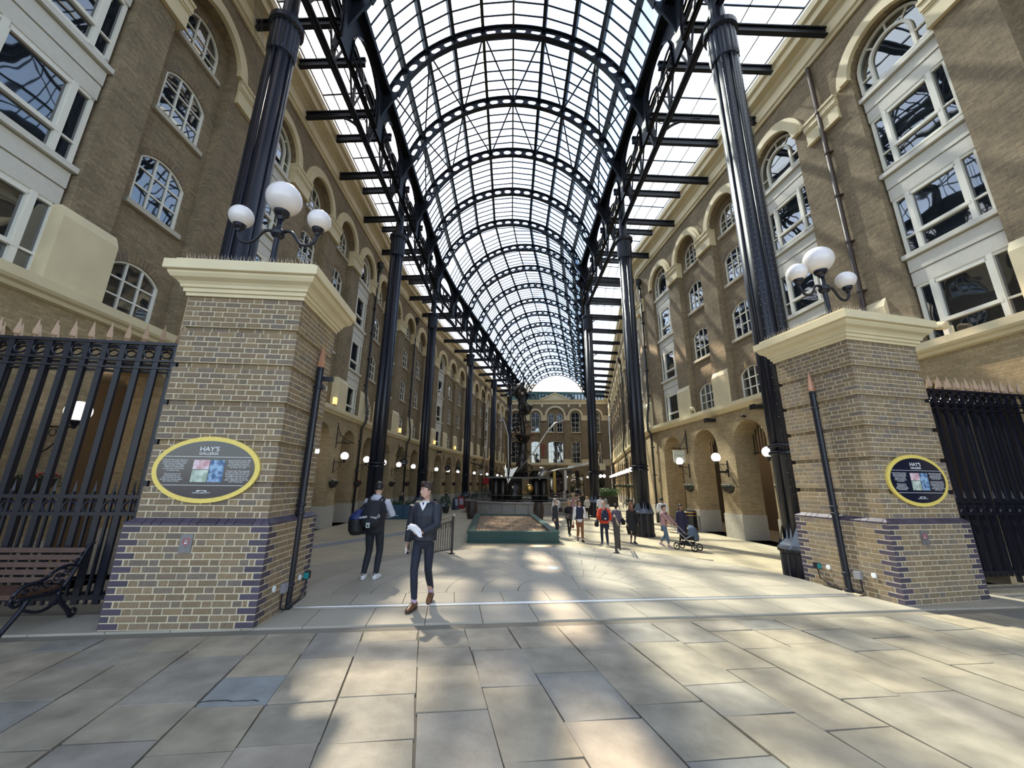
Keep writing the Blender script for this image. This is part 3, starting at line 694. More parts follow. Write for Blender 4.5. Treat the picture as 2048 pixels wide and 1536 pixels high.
for i, (v, y0_, y1_, a, c) in enumerate(cand):
    q = [vp(y0_, VR + 0.045, a), vp(y1_, VR + 0.045, a), vp(y1_, VR + 0.045, c), vp(y0_, VR + 0.045, c)]; nn = (q[1] - q[0]).cross(q[3] - q[0]).normalized() * 0.012
    if i < 300:
        b = MB(); ce = (q[0] + q[2]) / 2; n = 0; b.v = [tuple(p - ce) for p in q]; b.f = [(0, 1, 2, 3)]; b.build('roof_pane', VCLEAN if a < 1.5 else VGLASS, roof, loc=ce)
    else: (pc_ if a < 1.5 else pj).quad(*q)
pj.build('far_roof_panes', VGLASS, roof, kind='stuff'); pc_.build('far_clean_roof_panes', VCLEAN, roof, kind='stuff')
# ------------------------------------------------------------------ side girders, aisle roofs
def cx(y): return 0.0 - 0.17 if y < 31.6 else -0.17 + 0.207 * (y - 31.6)
def cdir(y): return Vector((0, 1, 0)) if y < 31.4 else Vector((0.2027, 0.979, 0))
COLY = [-1.8, 9.3, 20.4, 31.5, 42.5, 53.4, 64.2, 75.0]
HW = 6.82
for side, sg in (('left', -1), ('right', 1)):
    gr = link('aisle_roof', None, kind='structure', label='iron lattice girder with sloping glass aisle roof on the ' + side)
    W = WL if sg < 0 else WR; sw = W
    for ya, yb in zip(COLY, COLY[1:]):
        pa = Vector((cx(ya) + sg * HW, ya, 0)); pb = Vector((cx(yb) + sg * HW, yb, 0)); g = MB()
        for z_, hh in ((17.85, 0.2), (20.35, 0.26)):
            g.beam(pa + Vector((0, 0, z_)), pb + Vector((0, 0, z_)), 0.26, hh * 0.5); g.beam(pa + Vector((0, 0, z_)), pb + Vector((0, 0, z_)), 0.06, hh + 0.1)
        off = Vector((-sg * 0.35, 0, 0)); g.beam(pa + off + Vector((0, 0, 18.5)), pb + off + Vector((0, 0, 18.5)), 0.12, 0.12); g.tube([pa + off * 1.4 + Vector((0, 0, 18.9)), pb + off * 1.4 + Vector((0, 0, 18.9))], 0.04, 6)
        n = 6
        for i in range(n):
            p = pa + (pb - pa) * i / n; q = pa + (pb - pa) * (i + 1) / n; m_ = (p + q) / 2
            g.beam(p + Vector((0, 0, 17.9)), p + Vector((0, 0, 20.3)), 0.10, 0.10, (1, 0, 0)); g.beam(p + Vector((0, 0, 17.9)), m_ + Vector((0, 0, 20.3)), 0.07, 0.07, (1, 0, 0)); g.beam(m_ + Vector((0, 0, 20.3)), q + Vector((0, 0, 17.9)), 0.07, 0.07, (1, 0, 0))
            ar = bezier(p + Vector((0, 0, 19.0)), p + Vector((0, 0, 20.2)), q + Vector((0, 0, 20.2)), q + Vector((0, 0, 19.0)), 8)
            g.tube([v + off for v in ar], 0.05, 5)
        g.build('girder', IRON_ROOF, gr)
    # beams from girder to wall and the glass between them
    yb_ = [y for y in [14.5 + DY / 2 * k for k in range(-9, 34)]]; gp = MB(); bars = MB()
    for k, y in enumerate(yb_):
        pin = Vector((cx(y) + sg * (HW - 0.5), y, 0)); pw, t, nn = W.frame(min(max(y, 0), 78)); pout = Vector(pw) + Vector((nn.x, nn.y, 0)) * (0.15 if k % 2 else 0.7)
        pout.y = y if abs(pout.y - y) < 1 else pout.y
        zi, zo = (19.55, 19.35) if k % 2 else (20.15, 20.0); b = MB()
        A = pin + Vector((0, 0, zi)); B = Vector((pout.x, pout.y, zo)); b.beam(A, B, 0.18, 0.06); b.beam(A - Vector((0, 0, .32)), B - Vector((0, 0, .32)), 0.18, 0.05); b.beam(A - Vector((0, 0, .16)), B - Vector((0, 0, .16)), 0.05, 0.34)
        b.build('aisle_beam', IRON_ROOF, gr)
        if k % 2 and (k // 2) % 3 == 1:   # curved knee brace at the columns
            c0 = pin + Vector((sg * 0.35, 0, 17.6)); ar = bezier(c0, c0 + Vector((sg * .3, 0, 1.0)), A + Vector((sg * 1.4, 0, -0.25)), A + Vector((sg * 2.6, 0, -.25)), 10); b = MB(); b.tube(ar, 0.07, 6)
            for u in (0.45, 0.8, 1.25): b.tube([(A.x + sg * (u + .3) + .16 * cos(q_), y, 19.1 + .12 * u + .16 * sin(q_)) for q_ in [2 * pi * m / 10 for m in range(11)]], 0.025, 4)
            b.build('knee_brace', IRON_ROOF, gr)
    for k, (ya, yc) in enumerate(zip(yb_, yb_[1:])):
        pa, t, na = W.frame(min(max(ya, 0), 78)); pc, t, nc = W.frame(min(max(yc, 0), 78))
        ia = Vector((cx(ya) + sg * (HW + 0.28), ya, 20.62)); ic = Vector((cx(yc) + sg * (HW + 0.28), yc, 20.62))
        oa = Vector((pa.x + na.x * 0.75, ya, 20.45)); oc = Vector((pc.x + nc.x * 0.75, yc, 20.45))
        for s_ in range(4):
            f0, f1 = s_ / 4, (s_ + 1) / 4; q = [ia.lerp(oa, f0), ic.lerp(oc, f0), ic.lerp(oc, f1), ia.lerp(oa, f1)]
            if k < 20: ce = (q[0] + q[2]) / 2; b = MB(); b.v = [tuple(p - ce) for p in q]; b.f = [(0, 1, 2, 3)]; b.build('aisle_pane', AGLASS if sg < 0 else RAGLASS, gr, loc=ce)
            else: gp.quad(*q)
            bars.beam(q[0], q[1], 0.035, 0.06)
        bars.beam(oa, oc, 0.05, 0.08)
        if k % 2: bars.beam(ia, oa, 0.05, 0.06)
    bars.build('glazing_bars', IRON_ROOF, gr, kind='stuff'); gp.build('far_aisle_panes', AGLASS if sg < 0 else RAGLASS, gr, kind='stuff')
# ------------------------------------------------------------------ clustered iron columns
def column_parts():
    L = []
    b = MB(); b.lathe([(0.54, 0), (0.54, 0.12), (0.51, 0.14), (0.51, 1.02), (0.55, 1.04), (0.55, 1.10)], 64, flute=0.07, nf=16); L.append(('base', b.mesh('base', IRON)))
    b = MB(); b.lathe([(0.55, 1.10), (0.5, 1.2), (0.36, 1.32), (0.33, 1.7)], 24)
    for k in range(4):
        a = pi / 4 + k * pi / 2; c, s_ = cos(a), sin(a); b.v += [(0.55 * cos(a - .45), 0.55 * sin(a - .45), 1.1), (0.55 * cos(a + .45), 0.55 * sin(a + .45), 1.1), (0.37 * c, 0.37 * s_, 1.72)]; n = len(b.v) - 3; b.f.append((n, n + 1, n + 2))
    L.append(('broach', b.mesh('broach', mat('blue_grey_iron', (0.10, 0.12, 0.16), 0.25, ior=1.7), True)))
    b = MB()
    for k in range(4):
        a = pi / 4 + k * pi / 2; b.lathe([(0.215, 1.1), (0.21, 6.4), (0.195, 15.9)], 14, (0.19 * cos(a), 0.19 * sin(a), 0))
    for k in range(4):
        a = k * pi / 2; b.lathe([(0.05, 1.1), (0.045, 15.9)], 6, (0.32 * cos(a), 0.32 * sin(a), 0))
    L.append(('shaft', b.mesh('shaft', IRON, True)))
    b = MB(); b.lathe([(0.40, 3.18), (0.44, 3.2), (0.44, 3.26), (0.40, 3.28)], 24); b.lathe([(0.42, 3.36), (0.44, 3.38), (0.44, 3.42), (0.40, 3.44)], 24); L.append(('collar', b.mesh('collar', IRON)))
    b = MB(); b.lathe([(0.36, 15.45), (0.41, 15.5), (0.43, 15.65), (0.43, 16.6), (0.45, 16.62)], 48, flute=0.07, nf=16); L.append(('capital', b.mesh('capital', IRON)))
    b = MB(); b.lathe([(0.43, 16.6), (0.51, 16.66), (0.51, 16.85), (0.44, 16.9)], 24); b.lathe([(0.24, 16.85), (0.2, 20.3)], 14); L.append(('abacus', b.mesh('abacus', IRON)))
    return L
CP = column_parts()
COLS = [(-7.5, 9.3, 'left-hand row, behind the left brick pier'), (6.67, 9.3, 'right-hand row, beside the right brick pier'), (-6.98, 20.4, 'left-hand row, second from the front'), (6.67, 20.4, 'right-hand row, beside the woman in black'), (-7.05, 31.5, 'left-hand row, third from the front'), (6.63, 31.5, 'right-hand row, in front of the end wall')]
COLS += [(-4.85, 42.5, 'left-hand row, fourth from the front'), (8.94, 42.5, None), (-2.57, 53.4, 'left-hand row, fifth from the front'), (11.23, 53.4, None), (-0.36, 64.2, 'left-hand row, just left of the sculpture'), (13.5, 64.2, None)]
for x, y, wh in COLS:
    t = thing('iron_column', (x, y, 0), 0, 'tall blue-black clustered iron roof column, ' + (wh or 'hidden in the far right-hand row'), 'column', 'iron columns carrying the roof' if wh else 'far right-hand columns')
    for n, me in CP: link(n, me, t)
# ------------------------------------------------------------------ gate piers, brick by brick
def brick_mesh(name, L, D, H, m):
    b = MB(); e = 0.004
    for z, i in ((-H / 2, e), (-H / 2 + e, 0), (H / 2 - e, 0), (H / 2, e)):
        n = len(b.v); b.v += [(-L / 2 + i, -D / 2 + i, z), (L / 2 - i, -D / 2 + i, z), (L / 2 - i, D / 2 - i, z), (-L / 2 + i, D / 2 - i, z)]
        if n: b.f += [(n - 4 + k, n - 4 + (k + 1) % 4, n + (k + 1) % 4, n + k) for k in range(4)]
        else: b.f.append((3, 2, 1, 0))
    n = len(b.v) - 4; b.f.append((n, n + 1, n + 2, n + 3)); return b.mesh(name, m), b
BH = 0.0805; BM_P = brick_mesh('brick', 1, 0.1, 0.067, BRICKP)[0]; BM_Q = brick_mesh('quoin_brick', 1, 0.1, 0.067, BRICKQ)[0]
def runs(w, odd, dark):            # brick lengths along one face of one course: (x0, x1, dark)
    c0 = 0.225 if not odd else 0.108; J = 0.015; out = [(0, c0, dark), (w - c0, w, dark)]; x = c0 + J; end = w - c0 - J; seq = []; t = 0
    if odd and w > 0.8: out += [(x, x + 0.05, False), (end - 0.05, end, False)]; x += 0.05 + J; end -= 0.05 + J
    xs_ = x
    while x < end - 0.05: L = 0.105 if (t % 2 == 0) != odd else 0.222; L = min(L, end - x); seq.append([x, L]); x += L + J; t += 1
    if seq: 
        used = seq[-1][0] + seq[-1][1]; k = (end - xs_) / (used - xs_); seq = [((a - xs_) * k + xs_, L * k - R.uniform(0, .006)) for a, L in seq]
    return out + [(a, a + L, False) for a, L in seq]
def pier(corner, ang, w, d, label, inner):
    # local frame: x along the front face, y into the pier; origin at the front-left corner of the plinth
    M0 = Matrix.Translation((corner[0], corner[1], PZ)) @ Matrix.Rotation(ang, 4, 'Z')
    root = thing('gate_pier', (corner[0], corner[1], PZ), ang, label, 'pier')
    core = MB(); core.box((0.005, 0.005, 0), (w - 0.005, d - 0.005, 1.22)); [core.box((0.08 + rc_, 0.08 + rc_, 1.31 + (k_ - .12) * BH), (w - 0.08 - rc_, d - 0.08 - rc_, 1.31 + (k_ + 1 - .12) * BH)) for k_ in range(41) for rc_ in [0.045 if (39 - k_) % 7 == 6 else 0.0]]; core.box((.1, .1, 1.2), (w - .1, d - .1, 1.35))
    bricks = []
    def course(z, ins, odd, dark):
        W_, D_ = w - 2 * ins, d - 2 * ins
        for fi, (ln, o2) in enumerate(((W_, odd), (D_, not odd), (W_, odd), (D_, not odd))):
            for x0, x1, dk in runs(ln, o2, dark):
                if o2 and (x0 < 0.001 or x1 > ln - 0.001): pass
                xc = (x0 + x1) / 2
                if (x0 < 0.001 or x1 > ln - 0.001) and o2: continue        # the short corner end belongs to the long brick of the next face
                if fi == 0: p = (ins + xc, ins + 0.05, 0)
                elif fi == 1: p = (w - ins - 0.05, ins + xc, pi / 2)
                elif fi == 2: p = (ins + xc, d - ins - 0.05, 0)
                else: p = (ins + 0.05, ins + xc, pi / 2)
                jig = R.uniform(-0.0015, 0.0015)
                bricks.append((p[0] + (jig if fi in (1, 3) else 0), p[1] + (jig if fi in (0, 2) else 0), z, p[2], x1 - x0, dk, fi))
    for k in range(15): course(0.04 + k * BH, 0.0, k % 2 == 1, True)
    nb = 40; z0 = 1.31
    for k in range(nb):
        t = nb - 1 - k; rec = t % 7 == 6; course(z0 + 0.035 + k * BH, 0.075 + (0.045 if rec else 0), k % 2 == 0, False)
    def area(b):
        x, y, z, r, L, dk, fi = b; c = M0 @ Vector((x, y, z)); q = project(c)
        if q is None or not (-30 < q[0] < 2078 and -30 < q[1] < 1560): return 0
        n = M0.to_3x3() @ Vector([(0, -1, 0), (1, 0, 0), (0, 1, 0), (-1, 0, 0)][fi]); v = (CAM - c); fc = n.dot(v.normalized())
        return max(0, fc) * L / q[2] ** 2 if fc > 0 else 0
    bricks.sort(key=area, reverse=True); rest = MB(); restq = MB()
    for i, (x, y, z, r, L, dk, fi) in enumerate(bricks):
        M = Matrix.Translation((x, y, z)) @ Matrix.Rotation(r, 4, 'Z') @ Matrix.Diagonal((L, 1, 1, 1))
        if i < 288: link('brick', BM_Q if dk else BM_P, root, M=M)
        else:
            tgt = restq if dk else rest; n = len(tgt.v); me = BM_Q if dk else BM_P
            tgt.v += [tuple(M @ v.co) for v in me.vertices]; tgt.f += [tuple(n + i_ for i_ in f.vertices) for f in me.polygons]
    rest.build('upper_brickwork', BRICKP, root, kind='stuff'); 
    if restq.v: restq.build('quoin_brickwork', BRICKQ, root, kind='stuff')
    core.build('mortar_core', MORTAR, root)
    # splayed purple capping course
    for fi, (ln, org, r) in enumerate(((w, (0, 0), 0), (d, (w, 0), pi / 2), (w, (w, d), pi), (d, (0, d), -pi / 2))):
        x = 0.0; t = 0
        while x < ln - 0.02:
            L = min(0.235 if t % 3 == 0 else 0.112, ln - x); b = MB(); g = 0.005; a0, a1 = x + g, x + L - g
            i0, i1 = (0.075 if x < 0.01 else 0), (0.075 if x + L > ln - 0.02 else 0)
            y0_, y1_ = -0.004, 0.08
            b.v = [(a0, y0_, 1.215), (a1, y0_, 1.215), (a1 - i1, y1_, 1.215), (a0 + i0, y1_, 1.215), (a0, y0_, 1.245), (a1, y0_, 1.245), (a1 - i1, y1_, 1.305), (a0 + i0, y1_, 1.305)]
            b.f = [(0, 3, 2, 1), (4, 5, 6, 7), (0, 1, 5, 4), (1, 2, 6, 5), (2, 3, 7, 6), (3, 0, 4, 7)]
            b.build('splay_brick', BRICKQ, root).matrix_local = Matrix.Translation((org[0], org[1], 0)) @ Matrix.Rotation(r, 4, 'Z'); x += L; t += 1
    # moulded cap
    c = MB(); s_ = 0.075; path = [(s_, s_), (w - s_, s_), (w - s_, d - s_), (s_, d - s_)]
    prof = [(-0.05, 4.52), (0.03, 4.52), (0.035, 4.57), (0.06, 4.575), (0.065, 4.63), (0.09, 4.64), (0.10, 4.68), (0.13, 4.72), (0.19, 4.76), (0.22, 4.81), (0.225, 4.84), (0.26, 4.85), (0.27, 4.86), (0.27, 5.0), (0.25, 5.01), (-0.05, 5.02)]
    c.sweep([(x, y, 0) for x, y in path], prof, closed=True); c.box((-0.10, -0.10, 5.0), (w + 0.10, d + 0.10, 5.07)); c.build('moulded_cap', CREAM, root)
    sp = MB()
    for (x0, y0_, x1, y1_, n) in ((-0.02, -0.05, w + 0.05, -0.05, 34), (w + 0.05, 0, w + 0.05, d, 26), (-0.05, 0, -0.05, d, 26)):
        for i in range(n):
            t = (i + 0.5) / n; x, y = x0 + (x1 - x0) * t, y0_ + (y1_ - y0_) * t
            for q in (-1, 1): sp.tube([(x, y, 5.07), (x + R.uniform(-.02, .02), y + q * 0.025, 5.17)], [0.0035, 0.001], 4, False)
    sp.build('bird_spikes', mat('spike_steel', (0.62, 0.52, 0.40), 0.4, metal=0.3), root, kind='stuff')
    return root, M0
PL, MPL = pier((-5.03, 5.31), radians(4.1), 1.83, 1.5, 'left brick gate pier with cream cap and plaque, beside the bench', 1)
PR, MPR = pier((6.27, 6.75), radians(12.5), 1.88, 1.7, 'right brick gate pier with cream cap and plaque, in front of the column', 0)
# oval plaques
GOLD = mat('gold_rim', (0.78, 0.60, 0.14), 0.45, noise=0.06, nscale=40); NAVY = mat('navy_enamel', (0.008, 0.011, 0.028), 0.12, ior=1.6); LET = mat('white_lettering', (0.85, 0.85, 0.85), 0.5)
def text(body, size, x, z, y, par, m, align='CENTER', ext=0.001, name='lettering', shear=0, M=None, sx=1.0):
    cu = bpy.data.curves.new(name, 'FONT'); cu.body = body; cu.size = size; cu.align_x = align; cu.extrude = ext; cu.shear = shear; cu.space_line = 1.0; cu.materials.append(m)
    o = bpy.data.objects.new(name, cu); C.objects.link(o); o.parent = par; o.matrix_local = (M or Matrix.Identity(4)) @ Matrix.Translation((x, y, z)) @ Matrix.Rotation(pi / 2, 4, 'X') @ Matrix.Diagonal((sx, 1, 1, 1)); return o
def ell(a, b, n=48): return [(a * cos(2 * pi * i / n), b * sin(2 * pi * i / n)) for i in range(n)]
TL = ['In the mid 19th century during the', 'steady rise of the River Thames', 'as the commercial lifeline of the', 'City of London, Sir William', 'Cubitt was commissioned', 'to build a new wharf around', 'an enclosed dock.', '', 'Ships from all over the', 'world visited the new', "Hay's Wharf but the most", 'beautiful were the tea clippers', 'from India and China.']
TR = ['By the end of the century, 80%', 'of dry produce imported into', 'London passed through the', 'Wharf which became known as', "the 'Larder of London'.", '', "The great Hay's Wharf quayside", 'has been carefully restored to its', 'former glory and those who visit', 'the Galleria today stand on the', 'same spot where the tall tea', 'clippers edged their way into the', 'dock 150 years ago.']
def plaque(M0, x, z, label):
    t = thing('wall_plaque', (0, 0, 0), 0, label, 'sign'); t.matrix_world = M0 @ Matrix.Translation((x, 0.075, z))
    b = MB(); b.prism(ell(0.70, 0.445), 0.0, 0.035, XZ @ Matrix.Diagonal((1, 1, -1, 1))); b.build('rim', GOLD, t)
    b = MB(); b.prism(ell(0.635, 0.385), 0.0, 0.040, XZ @ Matrix.Diagonal((1, 1, -1, 1))); b.build('panel', NAVY, t); y = -0.042
    text("HAY'S", 0.088, 0.0, 0.245, y, t, LET, ext=0.0015, sx=1.12); text('GALLERIA', 0.05, 0.0, 0.195, y, t, LET, ext=0.0015, sx=1.15)
    for zz, hw in ((0.165, 0.565), (-0.215, 0.52)): MB().box((-hw, y, zz), (hw, y + 0.003, zz + 0.005)).build('rule', LET, t)
    text('\n'.join(TL), 0.0235, -0.42, 0.115, y, t, LET, ext=0.0005, shear=0.25); text('\n'.join(TR), 0.0235, 0.42, 0.115, y, t, LET, ext=0.0005, shear=0.25)
    pm = bpy.data.materials.new('print'); pm.use_nodes = True
    def ph(x0, x1, z0, z1, c1, c2, sc, name):
        m = mat(name, c1, 0.5); n = m.node_tree.nodes; l = m.node_tree.links
        if 'No' not in [q.name for q in n]:
            no = n.new('ShaderNodeTexNoise'); no.name = 'No'; no.inputs['Scale'].default_value = sc; tc = n.new('ShaderNodeTexCoord'); cr = n.new('ShaderNodeValToRGB'); cr.color_ramp.elements[0].color = (*c1, 1); cr.color_ramp.elements[0].position = 0.4; cr.color_ramp.elements[1].color = (*c2, 1); cr.color_ramp.elements[1].position = 0.6
            l.new(tc.outputs['Object'], no.inputs['Vector']); l.new(no.outputs[0], cr.inputs[0]); l.new(cr.outputs[0], n['Principled BSDF'].inputs['Base Color'])
        MB().box((x0, y, z0), (x1, y + 0.003, z1)).build('photo_print', m, t)
    ph(-0.175, 0.035, 0.0, 0.125, (0.55, 0.30, 0.32), (0.75, 0.62, 0.66), 14, 'pink_print'); ph(-0.175, 0.035, -0.17, -0.008, (0.30, 0.38, 0.30), (0.62, 0.68, 0.58), 9, 'green_print'); ph(0.045, 0.235, -0.17, 0.125, (0.06, 0.12, 0.24), (0.30, 0.45, 0.62), 16, 'blue_print')
    b = MB(); b.prism([(-0.03, 0.12), (0.08, 0.12), (0.08, 0.0), (-0.06, 0.0), (0.0, 0.05)], 0, 0.002, XZ); 
    b = MB(); b.box((-0.065, y, -0.285), (0.065, y + 0.003, -0.277)); 
    for i in range(7):
        a0 = -0.065 + 0.13 * i / 7; b.box((a0, y, -0.285 - 0.011 * (abs(i - 3) / 3) ** 1.5), (a0 + 0.0186, y + 0.003, -0.277))
    b.build('bridge_emblem', LET, t); text('LONDON BRIDGE CITY', 0.022, 0, -0.318, y, t, LET, ext=0.0003)
    return t
plaque(MPL, 0.86, 1.94, "oval gold-rimmed navy plaque reading HAY'S GALLERIA on the left pier")
plaque(MPR, 0.97, 1.94, "oval gold-rimmed navy plaque reading HAY'S GALLERIA on the right pier")
# small no-skating plates
REDM = mat('sign_red', (0.55, 0.05, 0.05), 0.5)
for M0, x, lab in ((MPL, 0.83, 'small worn grey metal plate with red no-skateboarding ring on the left pier'), (MPR, 0.72, 'small worn grey metal plate with red ring on the right pier')):
    t = thing('warning_plate', (0, 0, 0), 0, lab, 'sign'); t.matrix_world = M0 @ Matrix.Translation((x, 0, 1.0))
    MB().box((-0.075, -0.012, -0.115), (0.075, 0.0, 0.115)).build('plate', mat('worn_plate', (0.20, 0.19, 0.20), 0.45, metal=0.4, noise=0.2), t)
    b = MB(); b.tube([(0.04 * cos(2 * pi * i / 16), -0.013, 0.025 + 0.04 * sin(2 * pi * i / 16)) for i in range(17)], 0.004, 4); b.beam((-0.028, -0.013, -0.003), (0.028, -0.013, 0.053), 0.006, 0.003, (0, 1, 0)); b.build('red_ring', REDM, t)
    b = MB(); b.beam((-0.015, -0.013, 0.0), (0.005, -0.013, 0.03), 0.012, 0.002, (0, 1, 0)); b.beam((0.005, -0.013, 0.03), (0.02, -0.013, 0.045), 0.008, 0.002, (0, 1, 0)); b.beam((-0.025, -0.013, -0.003), (0.022, -0.013, -0.003), 0.006, 0.002, (0, 1, 0)); b.build('pictogram', LET, t)
# three-globe lamps
def pier_lamp(M0, w, d, label, ang=0.0):
    t = thing('pier_lamp', (0, 0, 0), 0, label, 'lamp'); t.matrix_world = M0 @ Matrix.Translation((w / 2, d / 2, 5.07)) @ Matrix.Rotation(ang, 4, 'Z')
    b = MB(); b.lathe([(0.09, 0), (0.09, 0.04), (0.055, 0.07), (0.045, 0.95), (0.05, 1.0), (0.045, 1.32)], 14); b.build('post', IRON, t, smooth=True)
    MB().sphere((0, 0, 1.02), 0.115, 16, 10, (1, 1, 0.92)).build('boss', IRON, t, smooth=True)
    cup = lambda x, z, k: MB().lathe([(0.045 * k, 0), (0.06 * k, 0.05 * k), (0.10 * k, 0.09 * k), (0.115 * k, 0.12 * k), (0.115 * k, 0.15 * k), (0.13 * k, 0.16 * k), (0.13 * k, 0.19 * k)], 18, (x, 0, z))
    cup(0, 1.30, 1.15).build('globe_holder', IRON, t); MB().sphere((0, 0, 1.74), 0.30, 28, 18).build('globe', GLOBE, t, smooth=True)
    for s_ in (-1, 1):
        pts = bezier((s_ * 0.1, 0, 1.06), (s_ * 0.32, 0, 1.16), (s_ * 0.30, 0, 0.80), (s_ * 0.50, 0, 0.80), 8) + bezier((s_ * 0.50, 0, 0.80), (s_ * 0.62, 0, 0.80), (s_ * 0.68, 0, 0.92), (s_ * 0.68, 0, 1.04), 6)[1:]
        MB().tube(pts, 0.028, 8).build('arm', IRON, t, smooth=True); cup(s_ * 0.68, 1.02, 0.8).build('globe_holder', IRON, t); MB().sphere((s_ * 0.68, 0, 1.325), 0.20, 24, 16).build('globe', GLOBE, t, smooth=True)
pier_lamp(MPL, 1.7, 1.3, 'black iron lamp with three white globes on the left pier'); pier_lamp(MPR, 1.76, 1.7, 'black iron lamp with three white globes on the right pier')
# tall gate posts with a copper-tipped finial standing in slots of the inner faces
PINKF = mat('copper_finial', (0.50, 0.25, 0.15), 0.35, metal=0.3)
SPEARM = mat('gilded_spear', (0.40, 0.26, 0.16), 0.45, metal=0.2)
for M0, lx, ly, lab in ((MPL, 1.83, 0.86, 'tall black gate post with spear finial against the left pier'), (MPR, -0.015, 0.84, 'tall black gate post with copper spear finial against the right pier')):
    t = thing('gate_post', (0, 0, 0), 0, lab, 'gate post'); t.matrix_world = M0 @ Matrix.Translation((lx, ly, 0)); b = MB(); b.lathe([(0.075, 0), (0.075, 0.05), (0.055, 0.06), (0.055, 3.62), (0.06, 3.64), (0.05, 3.68)], 10)
    for z in (0.28, 1.3, 1.42, 3.3): b.lathe([(0.058, z), (0.068, z + 0.01), (0.068, z + 0.04), (0.058, z + 0.05)], 10)
    b.build('post', IRON, t); b = MB(); b.lathe([(0.05, 3.66), (0.06, 3.72), (0.045, 3.85), (0.006, 4.08)], 6); b.build('finial', PINKF, t)
    if lx > 1: MB().box((-0.04, 0, 3.45), (0.22, 0.06, 3.52)).box((0.0, -.02, 3.3), (0.06, 0.08, 3.4)).build('latch_arm', IRON, t)
# sockets, reflectors and conduit on the inner faces
GREYB = mat('grey_plastic', (0.25, 0.25, 0.27), 0.5); TEAL = mat('teal_plastic', (0.02, 0.25, 0.25), 0.4)
for M0, x, s_, side in ((MPL, 1.83, 1, 'left'), (MPR, 0.0, -1, 'right')):
    for y, z in ((0.38, 0.36), (1.16, 0.34)):
        t = MB().lathe([(0.042, 0), (0.042, 0.015), (0.03, 0.02)], 14).build('stud_light', mat('stud_white', (0.75, 0.78, 0.80), 0.3), smooth=False); t.matrix_world = M0 @ Matrix.Translation((x, y, z)) @ Matrix.Rotation(s_ * pi / 2, 4, 'Y')
        tag(t, 'round stud light low on the %s pier, %s its gate post' % (side, 'before' if y < 0.5 else 'behind'), 'light')
    t = thing('junction_box', (0, 0, 0), 0, 'grey junction box with black conduit low on the %s pier, before its gate post' % side, 'box'); t.matrix_world = M0 @ Matrix.Translation((x, 0.62, 0.32))
    MB().box((min(0, s_ * 0.06), -0.05, -0.06), (max(0, s_ * 0.06), 0.06, 0.06)).build('box', GREYB, t); MB().tube([(s_ * 0.03, -0.02, -0.06), (s_ * 0.03, -0.03, -0.25), (s_ * 0.04, 0.02, -0.29), (s_ * 0.04, 0.12, -0.29)], 0.012, 6).build('conduit', IRON, t)
    t = thing('gate_sensor', (0, 0, 0), 0, 'teal and black socket with cable low on the %s pier, behind its post' % side, 'socket'); t.matrix_world = M0 @ Matrix.Translation((x, 1.36, 0.33))
    MB().box((min(0, s_ * 0.07), -0.05, -0.05), (max(0, s_ * 0.07), 0.05, 0.06)).build('housing', IRON, t); MB().box((min(0, s_ * 0.075), -0.055, -0.04), (max(0, s_ * 0.075), -0.045, 0.05)).build('cover', TEAL, t)
    MB().tube([(s_ * 0.03, 0, -0.05), (s_ * 0.03, -0.02, -0.2), (s_ * 0.03, -0.2, -0.30), (s_ * 0.03, -0.5, -0.32)], 0.010, 6).build('cable', IRON, t)

# ------------------------------------------------------------------ spear railings
def railing(a, b, label, n):
    a = Vector((*a, PZ)); b = Vector((*b, PZ)); dv = b - a; L = dv.length; ang = atan2(dv.y, dv.x)
    t = thing('spear_railing', tuple(a), ang, label, 'railing'); sp = L / n
    bar = MB().box((-0.040, -0.02, 0.12), (0.040, 0.02, 3.95)).mesh('bar', IRON); slim = MB().box((-0.016, -0.016, 0.12), (0.016, 0.016, 1.62)).mesh('slim_bar', IRON)
    spear = MB().lathe([(0.02, 3.93), (0.02, 3.97), (0.045, 4.0), (0.05, 4.04), (0.004, 4.26)], 4).mesh('spear_head', SPEARM); dart = MB().lathe([(0.016, 1.58), (0.024, 1.62), (0.002, 1.78)], 4).mesh('dart', IRON)
    ring = MB(); ring.tube([(0.09 * cos(2 * pi * i / 16), 0, 3.78 + 0.09 * sin(2 * pi * i / 16)) for i in range(17)], 0.014, 5, False); ring = ring.mesh('ring', IRON)
    oc = MB(); oc.tube([(0.085 * cos(2 * pi * i / 16), 0, 1.40 + 0.085 * sin(2 * pi * i / 16)) for i in range(17)], 0.02, 6, False); oc = oc.mesh('ring', IRON)
    for k in range(2):                       # the folded gate leaf stands behind the fixed panel
        off = 0.0 if k == 0 else 0.24
        for i in range(n + 1):
            M = Matrix.Translation((i * sp + (0.06 if k else 0), off, 0)); link('bar', bar, t, M=M); link('spear_head', spear, t, M=M)
            if i < n:
                Mh = Matrix.Translation(((i + 0.5) * sp + (0.06 if k else 0), off, 0)); link('ring', ring, t, M=Mh)
                if not k: link('ring', oc, t, M=Mh); link('slim_bar', slim, t, M=Mh); link('dart', dart, t, M=Mh)
        for z, h in ((3.90, 0.05), (3.62, 0.035), (3.50, 0.03), (1.52, 0.05), (1.28, 0.05), (0.18, 0.05)): MB().box((-0.03, off - 0.035, z), (L + 0.05, off + 0.035, z + h)).build('rail', IRON, t)
    for x in (0.5, L * 0.55): MB().box((x - 0.03, -0.03, 0), (x + 0.03, 0.03, 0.2)).build('foot', IRON, t)
    return t
railing((-9.9, 5.45), (-5.2, 5.99), 'black spear-topped iron railing with ring band left of the left pier', 18)
railing((8.28, 8.1), (11.9, 8.75), 'black spear-topped iron railing with ring band right of the right pier', 14)
